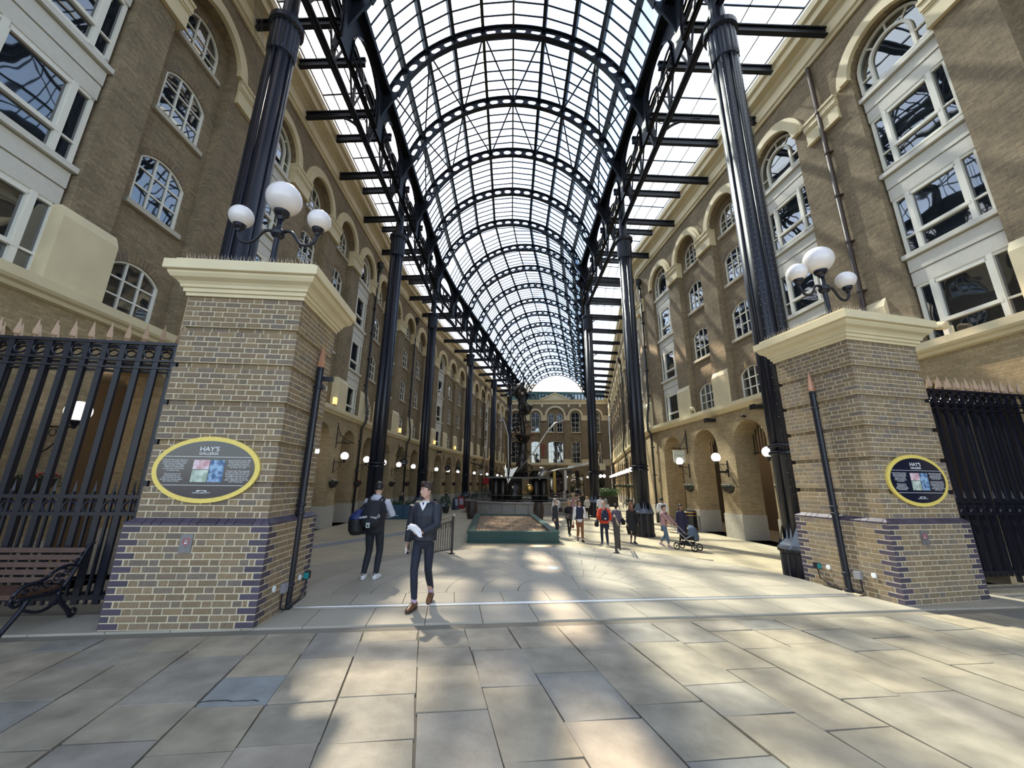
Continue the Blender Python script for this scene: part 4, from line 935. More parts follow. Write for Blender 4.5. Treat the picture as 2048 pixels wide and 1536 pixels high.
# ------------------------------------------------------------------ bench
WOODB = mat('dark_bench_wood', (0.075, 0.038, 0.024), 0.5, noise=0.2, nscale=9)
def bench():
    t = thing('park_bench', (-7.68, 5.38, PZ), radians(4), 'dark slatted wooden bench with scrolled iron ends in front of the left railing', 'bench')
    L = 1.9
    for i in range(5): z = 0.42; y = -0.02 - i * 0.105; MB().box((0.05, y - 0.04, z - i * 0.004), (L - 0.05, y + 0.042, z + 0.035)).build('seat_slat', WOODB, t)
    for i in range(5):
        z = 0.50 + i * 0.085; y = 0.08 + i * 0.035; o = MB().box((0.05, -0.014, -0.032), (L - 0.05, 0.014, 0.032)).build('back_slat', WOODB, t); o.matrix_local = Matrix.Translation((0, y, z)) @ Matrix.Rotation(-0.38, 4, 'X')
    for x in (0.03, L - 0.03):
        b = MB(); T = lambda pts, r=0.018: b.tube([(x, p[0], p[1]) for p in pts], r, 6)
        bz = lambda *q: [(v.x, v.y) for v in bezier(*[(a_, c_, 0) for a_, c_ in q], n=10)]
        T(bz((0.30, 0.93), (0.20, 0.92), (0.16, 0.62), (0.02, 0.42)), 0.022); T(bz((0.02, 0.42), (-0.1, 0.36), (-0.3, 0.40), (-0.50, 0.40)), 0.022)
        T(bz((0.14, 0.66), (0.02, 0.72), (-0.12, 0.68), (-0.20, 0.60)), 0.02); T(bz((-0.20, 0.60), (-0.3, 0.5), (-0.48, 0.62), (-0.54, 0.44)), 0.024); T(bz((-0.54, 0.44), (-0.58, 0.38), (-0.5, 0.3), (-0.44, 0.34)), 0.018)
        T(bz((-0.36, 0.40), (-0.40, 0.25), (-0.50, 0.16), (-0.58, 0.03)), 0.026); T(bz((-0.58, 0.03), (-0.64, 0.0), (-0.62, 0.10), (-0.56, 0.08)), 0.018)
        T(bz((-0.02, 0.40), (0.0, 0.22), (0.14, 0.20), (0.22, 0.03)), 0.026); T(bz((0.22, 0.03), (0.30, 0.0), (0.30, 0.14), (0.22, 0.11)), 0.018); T(bz((-0.40, 0.28), (-0.2, 0.16), (-0.1, 0.18), (0.02, 0.30)), 0.02)
        for cy, cz, r in ((-0.30, 0.50, 0.06), (-0.18, 0.50, 0.055), (-0.42, 0.47, 0.04), (-0.08, 0.56, 0.06), (0.02, 0.60, 0.05), (0.12, 0.72, 0.04), (0.17, 0.80, 0.03), (-0.02, 0.49, 0.04)):
            T([(cy + r * (1 - u / 16) * cos(u * 0.7), cz + r * (1 - u / 16) * sin(u * 0.7)) for u in range(14)], 0.009)
        b.build('iron_end', IRON, t, smooth=True)
    MB().box((0.1, -0.05, 0.34), (L - 0.1, 0.0, 0.37)).build('tie_bar', IRON, t)
bench()
# ------------------------------------------------------------------ ramp handrails
def handrail(p, q, label):
    p = Vector(p); q = Vector(q); t = thing('handrail', tuple(p), 0, label, 'handrail'); q = q - p; p = Vector((0, 0, 0)); u = q.normalized(); up_ = Vector((0, 0, 1)); N = 22
    MB().lathe([(0.09, 0), (0.09, 0.012), (0.032, 0.02), (0.032, 0.92)], 12).build('post', mat('brown_black_iron', (0.03, 0.02, 0.02), 0.35), t); BR = MATS['brown_black_iron']
    MB().lathe([(0.032, 0), (0.032, 0.92)], 12, q).build('post', BR, t)
    b = MB(); b.tube([p - u * 0.05 + up_ * 0.95, q + up_ * 0.95], 0.026, 8); b.sphere(p - u * 0.05 + up_ * 0.95, 0.035, 10, 6); b.build('top_rail', mat('worn_brass', (0.50, 0.44, 0.33), 0.35, metal=0.7), t, smooth=True)
    MB().beam(p + up_ * 0.82, q + up_ * 0.82, 0.03, 0.02).build('rail', BR, t); MB().beam(p + up_ * 0.12, q + up_ * 0.12, 0.03, 0.02).build('rail', BR, t)
    for i in range(1, N):
        c = p + (q - p) * i / N; MB().box((-0.008, -0.008, 0.12), (0.008, 0.008, 0.82)).build('baluster', BR, t, loc=c)
    for i in range(0, N, 2):
        c = p + (q - p) * (i + 1) / N + up_ * 0.74; MB().tube([c + u * 0.05 * cos(a) + up_ * 0.07 * sin(a) for a in [2 * pi * k / 12 for k in range(13)]], 0.007, 4, False).build('ring', BR, t)
handrail((-1.53, 10.9, PZ), (-3.3, 13.4, 0.0), 'brown-black ramp handrail with brass top behind the man in navy')
handrail((2.9, 11.3, PZ), (4.15, 15.6, 0.0), 'brown-black ramp handrail seen end-on beside the man in the orange jacket')
# ------------------------------------------------------------------ gravel planter
t = thing('gravel_bed', (-0.12, 22.4, 0), radians(3), 'large green timber bed filled with bark in the middle of the floor', 'planter'); TG = mat('teal_green_paint', (0.012, 0.062, 0.052), 0.35, noise=0.1)
w_, l_ = 1.97, 4.95
for (x0, y0_, x1, y1_) in ((-w_, -l_, w_, -l_ + .3), (-w_, l_ - .3, w_, l_), (-w_, -l_ + .3, -w_ + .3, l_ - .3), (w_ - .3, -l_ + .3, w_, l_ - .3)):
    MB().box((x0 + .02, y0_ + .02, 0), (x1 - .02, y1_ - .02, 0.42)).box((x0 - .0, y0_ - .0, 0), (x1, y1_, 0.10)).box((x0 - .02, y0_ - .02, 0.42), (x1 + .02, y1_ + .02, 0.47)).build('side_board', TG, t)
BARK = mat('bark_chips', (0.36, 0.26, 0.17), 0.9, var=0.4, noise=0.3, nscale=12, tint=[(0.42, 0.31, 0.20), (0.25, 0.17, 0.11), (0.52, 0.40, 0.28), (0.34, 0.24, 0.16)])
b = MB(); b.box((-w_ + .28, -l_ + .28, 0.05), (w_ - .28, l_ - .28, 0.36))
for i in range(9000):
    x = R.uniform(-w_ + .33, w_ - .33); y = -l_ + .33 + (2 * l_ - .66) * R.random() ** 1.4; a = R.uniform(0, pi); s_ = R.uniform(.015, .035); M = Matrix.Translation((x, y, 0.362 + R.uniform(0, .012))) @ Matrix.Rotation(a, 4, 'Z') @ Matrix.Rotation(R.uniform(-.5, .5), 4, 'X')
    n = len(b.v); b.v += [tuple(M @ Vector(p)) for p in ((-s_, -s_ * .5, 0), (s_, -s_ * .5, 0), (s_ * .8, s_ * .5, 0.006), (-s_, s_ * .4, 0.003), (0, 0, -0.012))]; b.f += [(n, n + 1, n + 2, n + 3), (n, n + 4, n + 1), (n + 2, n + 4, n + 3)]
b.build('bark_fill', BARK, t, kind='stuff')
# ------------------------------------------------------------------ barrels
OAK = mat('dark_barrel_oak', (0.045, 0.028, 0.022), 0.5, noise=0.25, nscale=6); HOOP = mat('barrel_hoop', (0.05, 0.045, 0.045), 0.4, metal=0.6)
def barrel(x, y, label):
    t = thing('barrel', (x, y, 0), 0, label, 'barrel'); n = 18; H = 1.18
    for k in range(n):
        b = MB(); a0 = 2 * pi * k / n + .012; a1 = 2 * pi * (k + 1) / n - .012; z = [0, .2, .4, .59, .78, .98, 1.0]
        for i in range(7):
            zz = H * i / 6; r = 0.30 + 0.085 * sin(pi * i / 6)
            for a in (a0, a1): b.v += [(r * cos(a), r * sin(a), zz), ((r - .03) * cos(a), (r - .03) * sin(a), zz)]
        for i in range(6):
            q = i * 4; b.f += [(q, q + 2, q + 6, q + 4), (q + 1, q + 5, q + 7, q + 3), (q, q + 4, q + 5, q + 1), (q + 2, q + 3, q + 7, q + 6)]
        b.build('stave', OAK, t)
    for zf in (0.06, 0.25, 0.42, 0.58, 0.75, 0.94):
        r = 0.30 + 0.085 * sin(pi * zf) + 0.006; MB().lathe([(r - .004, H * zf - .022), (r, H * zf - .02), (r, H * zf + .02), (r - .004, H * zf + .022)], 24).build('hoop', HOOP, t)
    MB().lathe([(0.28, H - .04), (0.28, H - .02)], 20).build('head', OAK, t)
barrel(-2.75, 28.9, 'dark oak barrel behind the left back corner of the bark bed'); barrel(2.0, 28.7, 'dark oak barrel behind the right back corner of the bark bed')
# ------------------------------------------------------------------ fountain basin
BS = mat('basin_stone', (0.27, 0.255, 0.235), 0.6, noise=0.12, nscale=3)
fx, fy, fr_ = 0.9, 37.0, 5.0
t = thing('fountain_basin', (fx, fy, 0), 0, 'round grey stone fountain basin with iron railing round the sculpture', 'fountain')
for k in range(30):
    b = MB(); a0 = 2 * pi * k / 30 + .003; a1 = 2 * pi * (k + 1) / 30 - .003
    b.prism([(fr_ * cos(a0), fr_ * sin(a0)), (fr_ * cos(a1), fr_ * sin(a1)), ((fr_ - .35) * cos(a1), (fr_ - .35) * sin(a1)), ((fr_ - .35) * cos(a0), (fr_ - .35) * sin(a0))], 0, 0.85); b.build('wall_stone', BS, t)
b = MB(); b.lathe([(fr_ - .42, .83), (fr_ + .10, .85), (fr_ + .12, .93), (fr_ + .08, 1.0), (fr_ - .42, 1.02)], 60); b = MB()
prof = [(-.42, .85), (.10, .85), (.13, .90), (.13, .96), (.08, 1.02), (-.42, 1.02), (-.42, .85)]
n = 60; 
for i in range(n):
    for o_, z_ in prof: a = 2 * pi * i / n; b.v.append(((fr_ + o_) * cos(a), (fr_ + o_) * sin(a), z_))
k = len(prof)
for i in range(n):
    for q in range(k - 1): b.f.append((i * k + q, ((i + 1) % n) * k + q, ((i + 1) % n) * k + q + 1, i * k + q + 1))
b.build('coping', mat('worn_coping', (0.22, 0.19, 0.17), 0.45, noise=0.15), t)
MB().lathe([(fr_ - .3, 0.5), (fr_ - .3, 0.62)], 48).build('water', mat('dark_teal_water', (0.015, 0.07, 0.08), 0.08), t, smooth=False)
b = MB()
for k in range(36):
    a = 2 * pi * k / 36; b.tube([((fr_ - .1) * cos(a), (fr_ - .1) * sin(a), 1.0), ((fr_ - .1) * cos(a), (fr_ - .1) * sin(a), 1.55)], 0.022, 6).build('railing_post', IRON, t) if True else 0; b = MB()
for z in (1.53, 1.15):
    MB().tube([((fr_ - .1) * cos(2 * pi * k / 48), (fr_ - .1) * sin(2 * pi * k / 48), z) for k in range(49)], 0.02, 6, False).build('railing_hoop', mat('worn_rail', (0.16, 0.15, 0.14), 0.35, metal=0.5), t)
# ------------------------------------------------------------------ kinetic ship sculpture (bronze head, ribs, oars, wheels)
BZ = mat('dark_bronze', (0.045, 0.040, 0.036), 0.35, metal=0.75, noise=0.2, nscale=5); BZL = mat('bright_steel', (0.42, 0.40, 0.37), 0.3, metal=0.7); BRASS = mat('brass', (0.55, 0.32, 0.10), 0.3, metal=0.9)
t = thing('ship_sculpture', (fx, fy, 0.55), 0, 'tall dark bronze ship-like kinetic sculpture rising from the fountain', 'sculpture'); SR = random.Random(3)
def part(name, m, f, smooth=True): b = MB(); f(b); return b.build(name, m, t, smooth=smooth)
for x in (-2.25, -1.6, 1.4, 2.1): part('pontoon', BZ, lambda b: b.loft([((x, -0.6, 0), .38, .5), ((x, -0.7, 1.0), .45, .6), ((x, -0.6, 2.1), .40, .55), ((x, -0.5, 2.5), .25, .35)], 12))
part('deck', BZ, lambda b: b.box((-3.0, -1.4, 2.35), (2.9, 1.6, 2.5)), False)
part('bronze_head', BZ, lambda b: b.loft([((-0.6, -1.6, 0.2), .5, .6), ((-0.6, -1.8, .8), .75, .8), ((-0.5, -1.7, 1.4), .6, .65), ((-0.5, -1.5, 1.9), .3, .35)], 14))
part('lion_mask', BRASS, lambda b: b.sphere((0.75, -2.0, 1.5), 0.32, 12, 8, (1, .5, 1.2)))
for k in range(5): part('brass_pipe', BRASS, lambda b: b.tube([(0.0 + k * .16, -1.8, 0.9), (0.0 + k * .16, -1.75, 1.3)], .045, 6))
def mast(b):
    b.loft([((0, 0, 2.4), .75, .6), ((.1, 0, 3.6), .55, .45), ((.25, 0, 5.2), .40, .35), ((.2, 0, 7.0), .26, .25), ((-.05, 0, 9.2), .22, .2), ((-.1, 0, 11.4), .1, .1)], 10)
part('hull_body', BZ, mast)
for k in range(26):
    z = 2.6 + k * 0.30; r = max(.35, 1.5 - z * .12); a = SR.uniform(0, 6.28)
    part('strut', BZ, lambda b: b.tube([(r * cos(a), r * sin(a) * .6, z), (.2 + r * .3 * cos(a + 2), .2 * sin(a), z + SR.uniform(.5, 1.4))], SR.uniform(.03, .07), 5))
for k in range(16):
    x, z, r = SR.uniform(-.9, 1.0) * (1 - k / 26), 2.8 + k * .50, SR.uniform(.12, .34)
    part('gear_wheel', BZ, lambda b: b.tube([(x + r * cos(a), -.85 + .04 * k, z + r * sin(a)) for a in [2 * pi * q / 12 for q in range(13)]], .05, 5, False))
part('oar_arm', BZL, lambda b: b.tube([(-1.9, -1.2, 7.9), (-1.55, -1.2, 7.4), (-1.2, -1.2, 6.2), (-1.15, -1.2, 3.6), (-1.1, -1.2, 2.9)], .07, 7)); part('oar_arm', BZL, lambda b: b.tube([(4.2, -1.2, 7.75), (3.2, -1.2, 7.45), (2.4, -1.2, 6.6), (1.2, -1.2, 4.7), (-.4, -1.2, 2.9)], .07, 7))
for s_ in (-1, 1): part('arrow_blade', BZL, lambda b: b.prism([(-1.15, 1.9), (-1.15 + s_ * .15 - .3, 3.5) if s_ < 0 else (-.25, 3.4), (-1.15 + s_ * .25, 3.15), (-1.1 + s_ * .15, 3.3)], -1.35, -1.25, XZ), False)
part('oar', BZL, lambda b: b.tube([(1.6, -1.0, 2.7), (3.4, -1.1, 3.2), (6.6, -1.3, 3.75)], .05, 6)); part('oar_blade', BZL, lambda b: b.prism([(4.2, 3.25), (6.9, 3.8), (7.0, 4.0), (4.3, 3.5)], -1.3, -1.24, XZ), False)
part('oar', BZ, lambda b: b.tube([(-1.6, -1.0, 2.6), (-3.0, -1.1, 3.3), (-4.6, -1.3, 3.7)], .05, 6))
part('winch', BZL, lambda b: b.loft([((1.7, -1.1, 2.4), .4, .3), ((2.2, -1.1, 3.1), .25, .2)], 8)); part('steel_dome', BZL, lambda b: b.sphere((1.9, -1.1, 3.25), .26, 12, 8, (1, 1, .6)))
part('bucket', BZ, lambda b: b.loft([((.3, -.3, 5.6), .35, .3), ((.35, -.3, 6.3), .95, .7), ((.35, -.3, 6.35), 1.0, .72)], 10)); part('upper_bucket', BZ, lambda b: b.loft([((.6, -.3, 8.4), .25, .2), ((.7, -.3, 9.2), .5, .4)], 8))
for k in range(24): part('bauble', BZL if k % 4 == 0 else mat('copper_bauble', (.25, .09, .05), .4, metal=.6), lambda b: b.sphere((SR.uniform(-.9, 1.3), -.9 + SR.uniform(-.2, .2), SR.uniform(5.9, 7.3)), SR.uniform(.05, .11), 8, 6))
part('crows_nest', BZ, lambda b: b.loft([((-.2, 0, 10.0), .3, .25), ((-.15, 0, 10.6), .55, .4), ((-.1, 0, 11.0), .5, .4), ((0, 0, 11.6), .15, .15)], 8)); part('yard_arm', BZ, lambda b: b.tube([(-2.4, -.2, 7.6), (2.4, -.2, 7.65)], .035, 5))
for k, (x, z) in enumerate(((-.3, 11.2), (.5, 10.9), (.1, 10.4))): part('lamp_ball', BZL, lambda b: b.sphere((x, -.5, z), .16, 10, 6))
part('top_mast', BZ, lambda b: b.tube([(.2, 0, 11), (.3, 0, 13.2)], [.1, .03], 6))
# ------------------------------------------------------------------ things on the walls
BLK = mat('black_steel', (0.012, 0.012, 0.014), 0.35)
def lantern_meshes():
    b = MB(); b.box((-0.03, 0, 2.9), (0.03, 0.03, 3.72)); b.beam((0, -0.0, 3.52), (0, 0.58, 3.52), 0.035, 0.035); b.tube(bezier((0, 0.03, 2.98), (0, 0.16, 3.0), (0, 0.30, 3.2), (0, 0.46, 3.5), 10), 0.014, 5)
    b.tube([(0, 0.16 + 0.075 * cos(a), 3.40 + 0.075 * sin(a)) for a in [2 * pi * k / 12 for k in range(13)]], 0.010, 4, False); b.tube([(0, 0.27 + 0.04 * cos(a), 3.45 + 0.04 * sin(a)) for a in [2 * pi * k / 10 for k in range(11)]], 0.008, 4, False); b.box((-0.02, -0.05, 3.5), (0.02, 0.1, 3.54))
    h = MB().lathe([(0.03, 3.48), (0.05, 3.55), (0.09, 3.60), (0.11, 3.64), (0.11, 3.68)], 12, (0, 0.58, 0)); g = MB().sphere((0, 0.58, 3.86), 0.225, 18, 12)
    return b.mesh('bracket', BLK), h.mesh('globe_holder', BLK), g.mesh('globe', GLOBEON, True)
LM = lantern_meshes()
LEAF = mat('basket_leaf', (0.05, 0.09, 0.03), 0.6, var=0.4); FLW = mat('white_petal', (0.62, 0.60, 0.52), 0.6); FLR = mat('red_petal', (0.45, 0.05, 0.05), 0.6)
def leafball(b, c, r, n, s, rng=R, flat=1.0):
    for i in range(n):
        v = Vector((rng.gauss(0, 1), rng.gauss(0, 1), rng.gauss(0, 1))).normalized() * r * rng.uniform(.6, 1); v.z *= flat; p = Vector(c) + v; u = Vector((rng.gauss(0, 1), rng.gauss(0, 1), rng.gauss(0, 1))).normalized(); w_ = u.orthogonal().normalized(); k = len(b.v)
        b.v += [tuple(p - u * s), tuple(p + w_ * s * .5), tuple(p + u * s), tuple(p - w_ * s * .5 + u.cross(w_) * s * .2)]; b.f.append((k, k + 1, k + 2, k + 3))
def basket_meshes(fl_):
    b = MB(); N = 10
    for i in range(7):
        t = i / 6; r = 0.36 * sqrt(max(0.02, 1 - t * t)); z = 2.42 - 0.33 * t
        for k in range(N + 1): a = pi * k / N; b.v.append((r * cos(a), 0.02 + r * sin(a) * 1.0, z))
    for i in range(6):
        for k in range(N): q = i * (N + 1) + k; b.f.append((q, q + 1, q + N + 2, q + N + 1))
    b.tube([(0.37 * cos(pi * k / 14), 0.02 + 0.37 * sin(pi * k / 14), 2.43) for k in range(15)], 0.016, 5)
    l = MB(); rg = random.Random(5)
    for k in range(7): leafball(l, (-0.3 + 0.1 * k, 0.17, 2.45), 0.10, 26, 0.035, rg)
    leafball(l, (-0.38, .2, 2.36), 0.1, 30, 0.03, rg)
    f = MB()
    for k in range(26): f.sphere((rg.uniform(-.34, .34), rg.uniform(.05, .32), 2.49 + rg.uniform(-.02, .06)), 0.022, 6, 4)
    return b.mesh('bowl', mat('basket_liner', (0.03, 0.022, 0.018), 0.7)), l.mesh('leaves', LEAF), f.mesh('flowers', fl_, True)
BW = basket_meshes(FLW); BRd = basket_meshes(FLR)
def mthing(name, M, label, cat, group=None):
    t = thing(name, (0, 0, 0), 0, label, cat, group); t.matrix_world = M; return t
ordn = ['nearest', 'second', 'third', 'fourth', 'fifth', 'sixth', 'seventh', 'eighth', 'ninth', 'tenth', 'eleventh', 'twelfth', 'thirteenth', 'fourteenth', 'fifteenth', 'sixteenth', 'seventeenth', 'eighteenth', 'nineteenth', 'twentieth', 'twenty-first', 'twenty-second']
pl_ = [4.8 + 3.5 * k for k in range(21)]; pr_ = [16.35, 19.85, 23.35] + [33.75 + 3.5 * k for k in range(12)]
for W, ys_, sd in ((WL, pl_, 'left'), (WR, pr_, 'right')):
    for i, y in enumerate(ys_):
        if abs(y - 26.9) < 0.3: continue
        t = mthing('wall_lantern', W.M(y), '%s white globe lantern along the %s arcade, on its iron bracket' % (ordn[i], sd), 'lamp', 'globe lanterns along the arcades')
        link('bracket', LM[0], t); link('globe_holder', LM[1], t); link('globe', LM[2], t)
        t = mthing('hanging_basket', W.M(y), '%s flower basket along the %s arcade, %s' % (ordn[i], sd, 'dark with few flowers' if sd == 'left' else 'with white flowers'), 'flower basket', 'flower baskets on the arcade piers')
        B_ = BW if sd == 'right' or i % 3 == 2 else BRd
        link('bowl', B_[0], t); o = link('leaves', B_[1], t); o['kind'] = 'stuff'; link('flowers', B_[2], t)['kind'] = 'stuff'
# bracket signs
def sign_bracket(W, y, label, board=None, words=None, col=None):
    t = mthing('bracket_sign', W.M(y), label, 'sign'); b = MB(); b.box((-0.025, 0, 4.3), (0.025, 0.03, 5.75)); b.beam((0, -0.05, 4.6), (0, 1.0, 4.6), 0.04, 0.04); b.tube(bezier((0, 0.02, 5.6), (0, 0.1, 5.1), (0, 0.35, 4.8), (0, 0.98, 4.64), 12), 0.018, 5)
    for cy, cz, r in ((0.22, 4.82, 0.16), (0.13, 5.12, 0.09), (0.46, 4.70, 0.07)): b.tube([(0, cy + r * cos(a), cz + r * sin(a)) for a in [2 * pi * k / 14 for k in range(15)]], 0.012, 4, False)
    b.build('bracket', BLK, t); YZ = Matrix(((0, 0, 1, 0), (1, 0, 0, 0), (0, 1, 0, 0), (0, 0, 0, 1)))
    if board == 'square':
        MB().box((-0.04, 0.22, 3.78), (0.04, 0.92, 4.50)).build('board', col, t); DK = mat('sign_ink', (0.08, 0.08, 0.08), 0.6)
        for s_ in (-1, 1):
            MB().tube([(s_ * 0.042, 0.57 + 0.31 * cos(a), 4.14 + 0.31 * sin(a)) for a in [2 * pi * k / 32 for k in range(33)]], 0.005, 4, False).build('circle', DK, t)
            for w_, z in zip(words or (), (4.17, 4.07)):
                text(w_, 0.085, 0, 0, 0, t, DK, name='lettering').matrix_local = Matrix.Translation((s_ * 0.043, 0.57, z)) @ Matrix.Rotation(s_ * pi / 2, 4, 'Z') @ Matrix.Rotation(pi / 2, 4, 'X')
    elif board == 'round':
        b = MB(); b.prism([(0.57 + 0.34 * cos(2 * pi * k / 28), 4.14 + 0.34 * sin(2 * pi * k / 28)) for k in range(28)], -0.035, 0.035, YZ); b.build('board', BLK, t); b = MB()
        for s_ in (-1, 1):
            b.box((s_ * 0.036 - .002, 0.33, 4.13), (s_ * 0.036 + .002, 0.81, 4.15)); b.box((s_ * 0.036 - .002, 0.49, 4.24), (s_ * 0.036 + .002, 0.65, 4.29)); b.box((s_ * 0.036 - .002, 0.45, 4.00), (s_ * 0.036 + .002, 0.69, 4.05))
        b.build('sign_marks', mat('pale_sign_print', (0.45, 0.47, 0.5), 0.5), t)
sign_bracket(WL, 22.3, 'empty black scrolled sign bracket above the nearest flower basket on the left')
sign_bracket(WL, 29.3, 'empty black scrolled sign bracket on the left wall, right of the second column')
sign_bracket(WL, 33.9, 'round black hanging sign with pale bar, left of the third left column', 'round')
sign_bracket(WL, 46.6, 'round black hanging sign with pale emblem between third and fourth left columns', 'round'); sign_bracket(WL, 50.2, 'round black hanging sign with pale word, just left of the fourth left column', 'round')
sign_bracket(WL, 60.6, 'pale square hanging sign right of the fourth left column', 'square', None, mat('pale_sign', (0.36, 0.36, 0.33), 0.6)); sign_bracket(WR, 23.35, 'cream square hanging sign with a ringed two-line name on the right wall', 'square', ('SHACKLETON', 'HOUSE'), mat('cream_sign', (0.62, 0.60, 0.48), 0.6))
sign_bracket(WR, 44.25, 'small black scrolled bracket high on the far right arcade')
# drainpipes
PB = mat('brown_pipe', (0.045, 0.026, 0.018), 0.45)
for W, y, m, top, z0, lab in ((WL, 25.6, BLK, 17.6, 0, 'black drainpipe with hopper head on the left wall, left of the second column'), (WL, 35.5, BLK, 17.6, 0, 'black drainpipe with hopper on the left wall, between second and third columns'), (WL, 63.2, BLK, 17.6, 0, 'far black drainpipe on the left wall, between fourth and fifth columns'), (WR, 11.75, PB, 18.7, 0, 'brown-painted drainpipe on the near right wall, behind the pier lamp'), (WR, 27.6, BLK, 17.6, 0, 'black drainpipe with hopper at the corner of the near right wall'), (WR, 45.9, BLK, 17.2, 0, 'black drainpipe on the far right wall'), (WR, 70, BLK, 17.2, 0, 'black drainpipe in the far right corner')):
    t = mthing('drainpipe', W.M(y), lab, 'drainpipe'); d = 0.33; b = MB(); b.tube([(0, 0.12, z0), (0, 0.12, 5.9), (0, d, 6.3), (0, d, 7.0), (0, 0.12, 8.4), (0, 0.12, top)], 0.075, 10); b.build('pipe', m, t, smooth=True)
    for z in [1.2 + 1.9 * k for k in range(9)]: MB().lathe([(0.078, z), (0.098, z + .01), (0.098, z + .09), (0.078, z + .1)], 10, (0, 0.12 if not 5.9 < z < 8.4 else 0.3, 0)).box((-0.13, 0.0, z + .02), (0.13, 0.05, z + .08)).build('pipe_collar', m, t)
    if m is BLK: MB().lathe([(0.08, top - .1), (0.16, top + .25), (0.2, top + .3), (0.2, top + .62), (0.22, top + .66)], 8, (0, 0.2, 0)).build('hopper', m, t)
# amber uplights on the left string course
AMB = mat('amber_glow', (0.8, 0.5, 0.2), 0.5, emit=((1.0, 0.62, 0.22), 1.1))
for y, lab in ((21.0, 'nearest amber box light on the left string course, above the first basket'), (27.9, 'amber box light on the left string course beside the second column'), (33.3, 'amber box light on the left string course left of the second pipe'), (39.3, 'amber box light just left of the third left column'), (43.2, 'amber box light just right of the third left column'), (49.8, 'amber box light midway between third and fourth left columns'), (67.3, 'farthest amber box light on the left string course')):
    t = mthing('box_uplight', WL.M(y), lab, 'light', 'amber box lights on the left string course'); MB().box((-0.13, 0.16, 6.58), (0.13, 0.30, 6.98)).build('lens', AMB, t); MB().box((-0.15, 0.14, 6.55), (0.15, 0.32, 6.59)).build('tray', CREAM, t)
for y, lab in ((9.7, 'cream cylinder floodlight on the right string course by the right pier'), (22.0, 'cream cylinder floodlight on the right string course above the sign')):
    t = mthing('floodlight', WR.M(y), lab, 'light'); MB().lathe([(0.09, 0), (0.11, 0.02), (0.11, 0.22), (0.10, 0.24)], 14, M=Matrix.Translation((0.1, 0.12, 6.78)) @ Matrix.Rotation(1.2, 4, 'Y')).build('drum', CREAM, t); MB().box((-0.02, 0.08, 6.5), (0.04, 0.14, 6.75)).build('bracket', CREAM, t)
for W, y, z, lab in ((WR, 20.4, 5.85, 'black floodlight between two arches of the right arcade'), (WR, 16.9, 5.9, 'black floodlight behind the near right column'), (WL, 44.6, 5.85, 'black floodlight above the left arches beyond the third column'), (WL, 58.2, 5.8, 'small black floodlight under the far left string course')):
    t = mthing('floodlight', W.M(y), lab, 'light'); MB().box((-0.06, 0, z - .08), (0.06, 0.12, z + .1)).build('mount', BLK, t); MB().box((-0.14, 0.10, z - .10), (0.14, 0.52, z + .08)).box((-0.16, 0.5, z - .12), (0.16, 0.56, z + .1)).build('housing', BLK, t)
t = mthing('security_camera', WR.M(18.1), 'small black security camera above the near right arch', 'camera'); MB().box((-0.03, 0, 5.65), (0.03, 0.1, 5.72)).build('mount', BLK, t); MB().lathe([(0.05, 0), (0.05, 0.2)], 10, M=Matrix.Translation((0, 0.1, 5.7)) @ Matrix.Rotation(1.4, 4, 'Y')).build('barrel_housing', BLK, t)
t = mthing('security_camera', WR.M(19.85, 3.15), 'black camera housing under the second lantern on the right', 'camera'); MB().box((-0.05, 0, 0), (0.05, 0.1, 0.12)).build('mount', BLK, t); MB().box((-0.07, 0.1, -0.06), (0.07, 0.6, 0.04)).build('housing', BLK, t)
# iron fanlight grilles inside the right arches
for y in (18.1, 21.6, 25.1, 14.6):
    t = mthing('fanlight_grille', WR.M(y), 'black barred fanlight grille in the right arcade arch, ' + {18.1: 'beside the near column', 21.6: 'below the black floodlight', 25.1: 'behind the cream sign', 14.6: 'hidden by the right pier'}[y], 'grille'); b = MB()
    for k in range(-5, 6): x = k * 0.19; b.box((x - .012, -1.0, 4.0), (x + .012, -.97, 4.42 + sqrt(max(0, 1.1 ** 2 - x * x)) - .02))
    b.box((-1.08, -1.0, 4.0), (1.08, -.96, 4.05)); b.build('bars', BLK, t)
# strings of fairy lights
BULB = mat('tiny_bulb', (0.40, 0.38, 0.34), 0.4)
def fairy(pts_list, label):
    t = thing('fairy_lights', (0, 0, 0), 0, label, 'string lights'); b = MB(); c = MB()
    for pts in pts_list:
        P_ = [Vector(p) for p in pts]; b.tube(P_, 0.005, 4); L_ = (P_[-1] - P_[0]).length; n = int(L_ / 0.16)
        for i in range(n):
            f = (i + .5) / n * (len(P_) - 1); k = min(int(f), len(P_) - 2); p = P_[k].lerp(P_[k + 1], f - k); s_ = 0.035 * (1 if i % 2 else -1); c.beam(p, p + Vector((s_ * .8, 0, 0.01)), 0.006, 0.006)
    b.build('cable', BLK, t); c.build('bulbs', BULB, t, kind='stuff')
X, Y = 6.67, 9.3
fairy([[(X + .42 * cos(a), Y + .42 * sin(a), 15.4 - 15.4 * 0 * i - i * 1.2) for i in range(12)] for a in (-2.4, -2.15, -1.6, -1.35, -0.9)], 'strings of tiny bulbs running down the near right iron column')
fairy([[(X + 1.1 + u, Y + 1.6 + u * .5, 19.0), (X + 0.9 + u * .4, Y + 1.2, 12.0), (X + .8 + u * .2, Y + .9, 5.0)] for u in (0, .15, .35)] + [[(X + 2.6, Y + 3.5, 19), (X + 2.6, Y + 3.4, 12), (X + 2.2, Y + 3.2, 3.5)]], 'loose strings of tiny bulbs hanging behind the near right column')
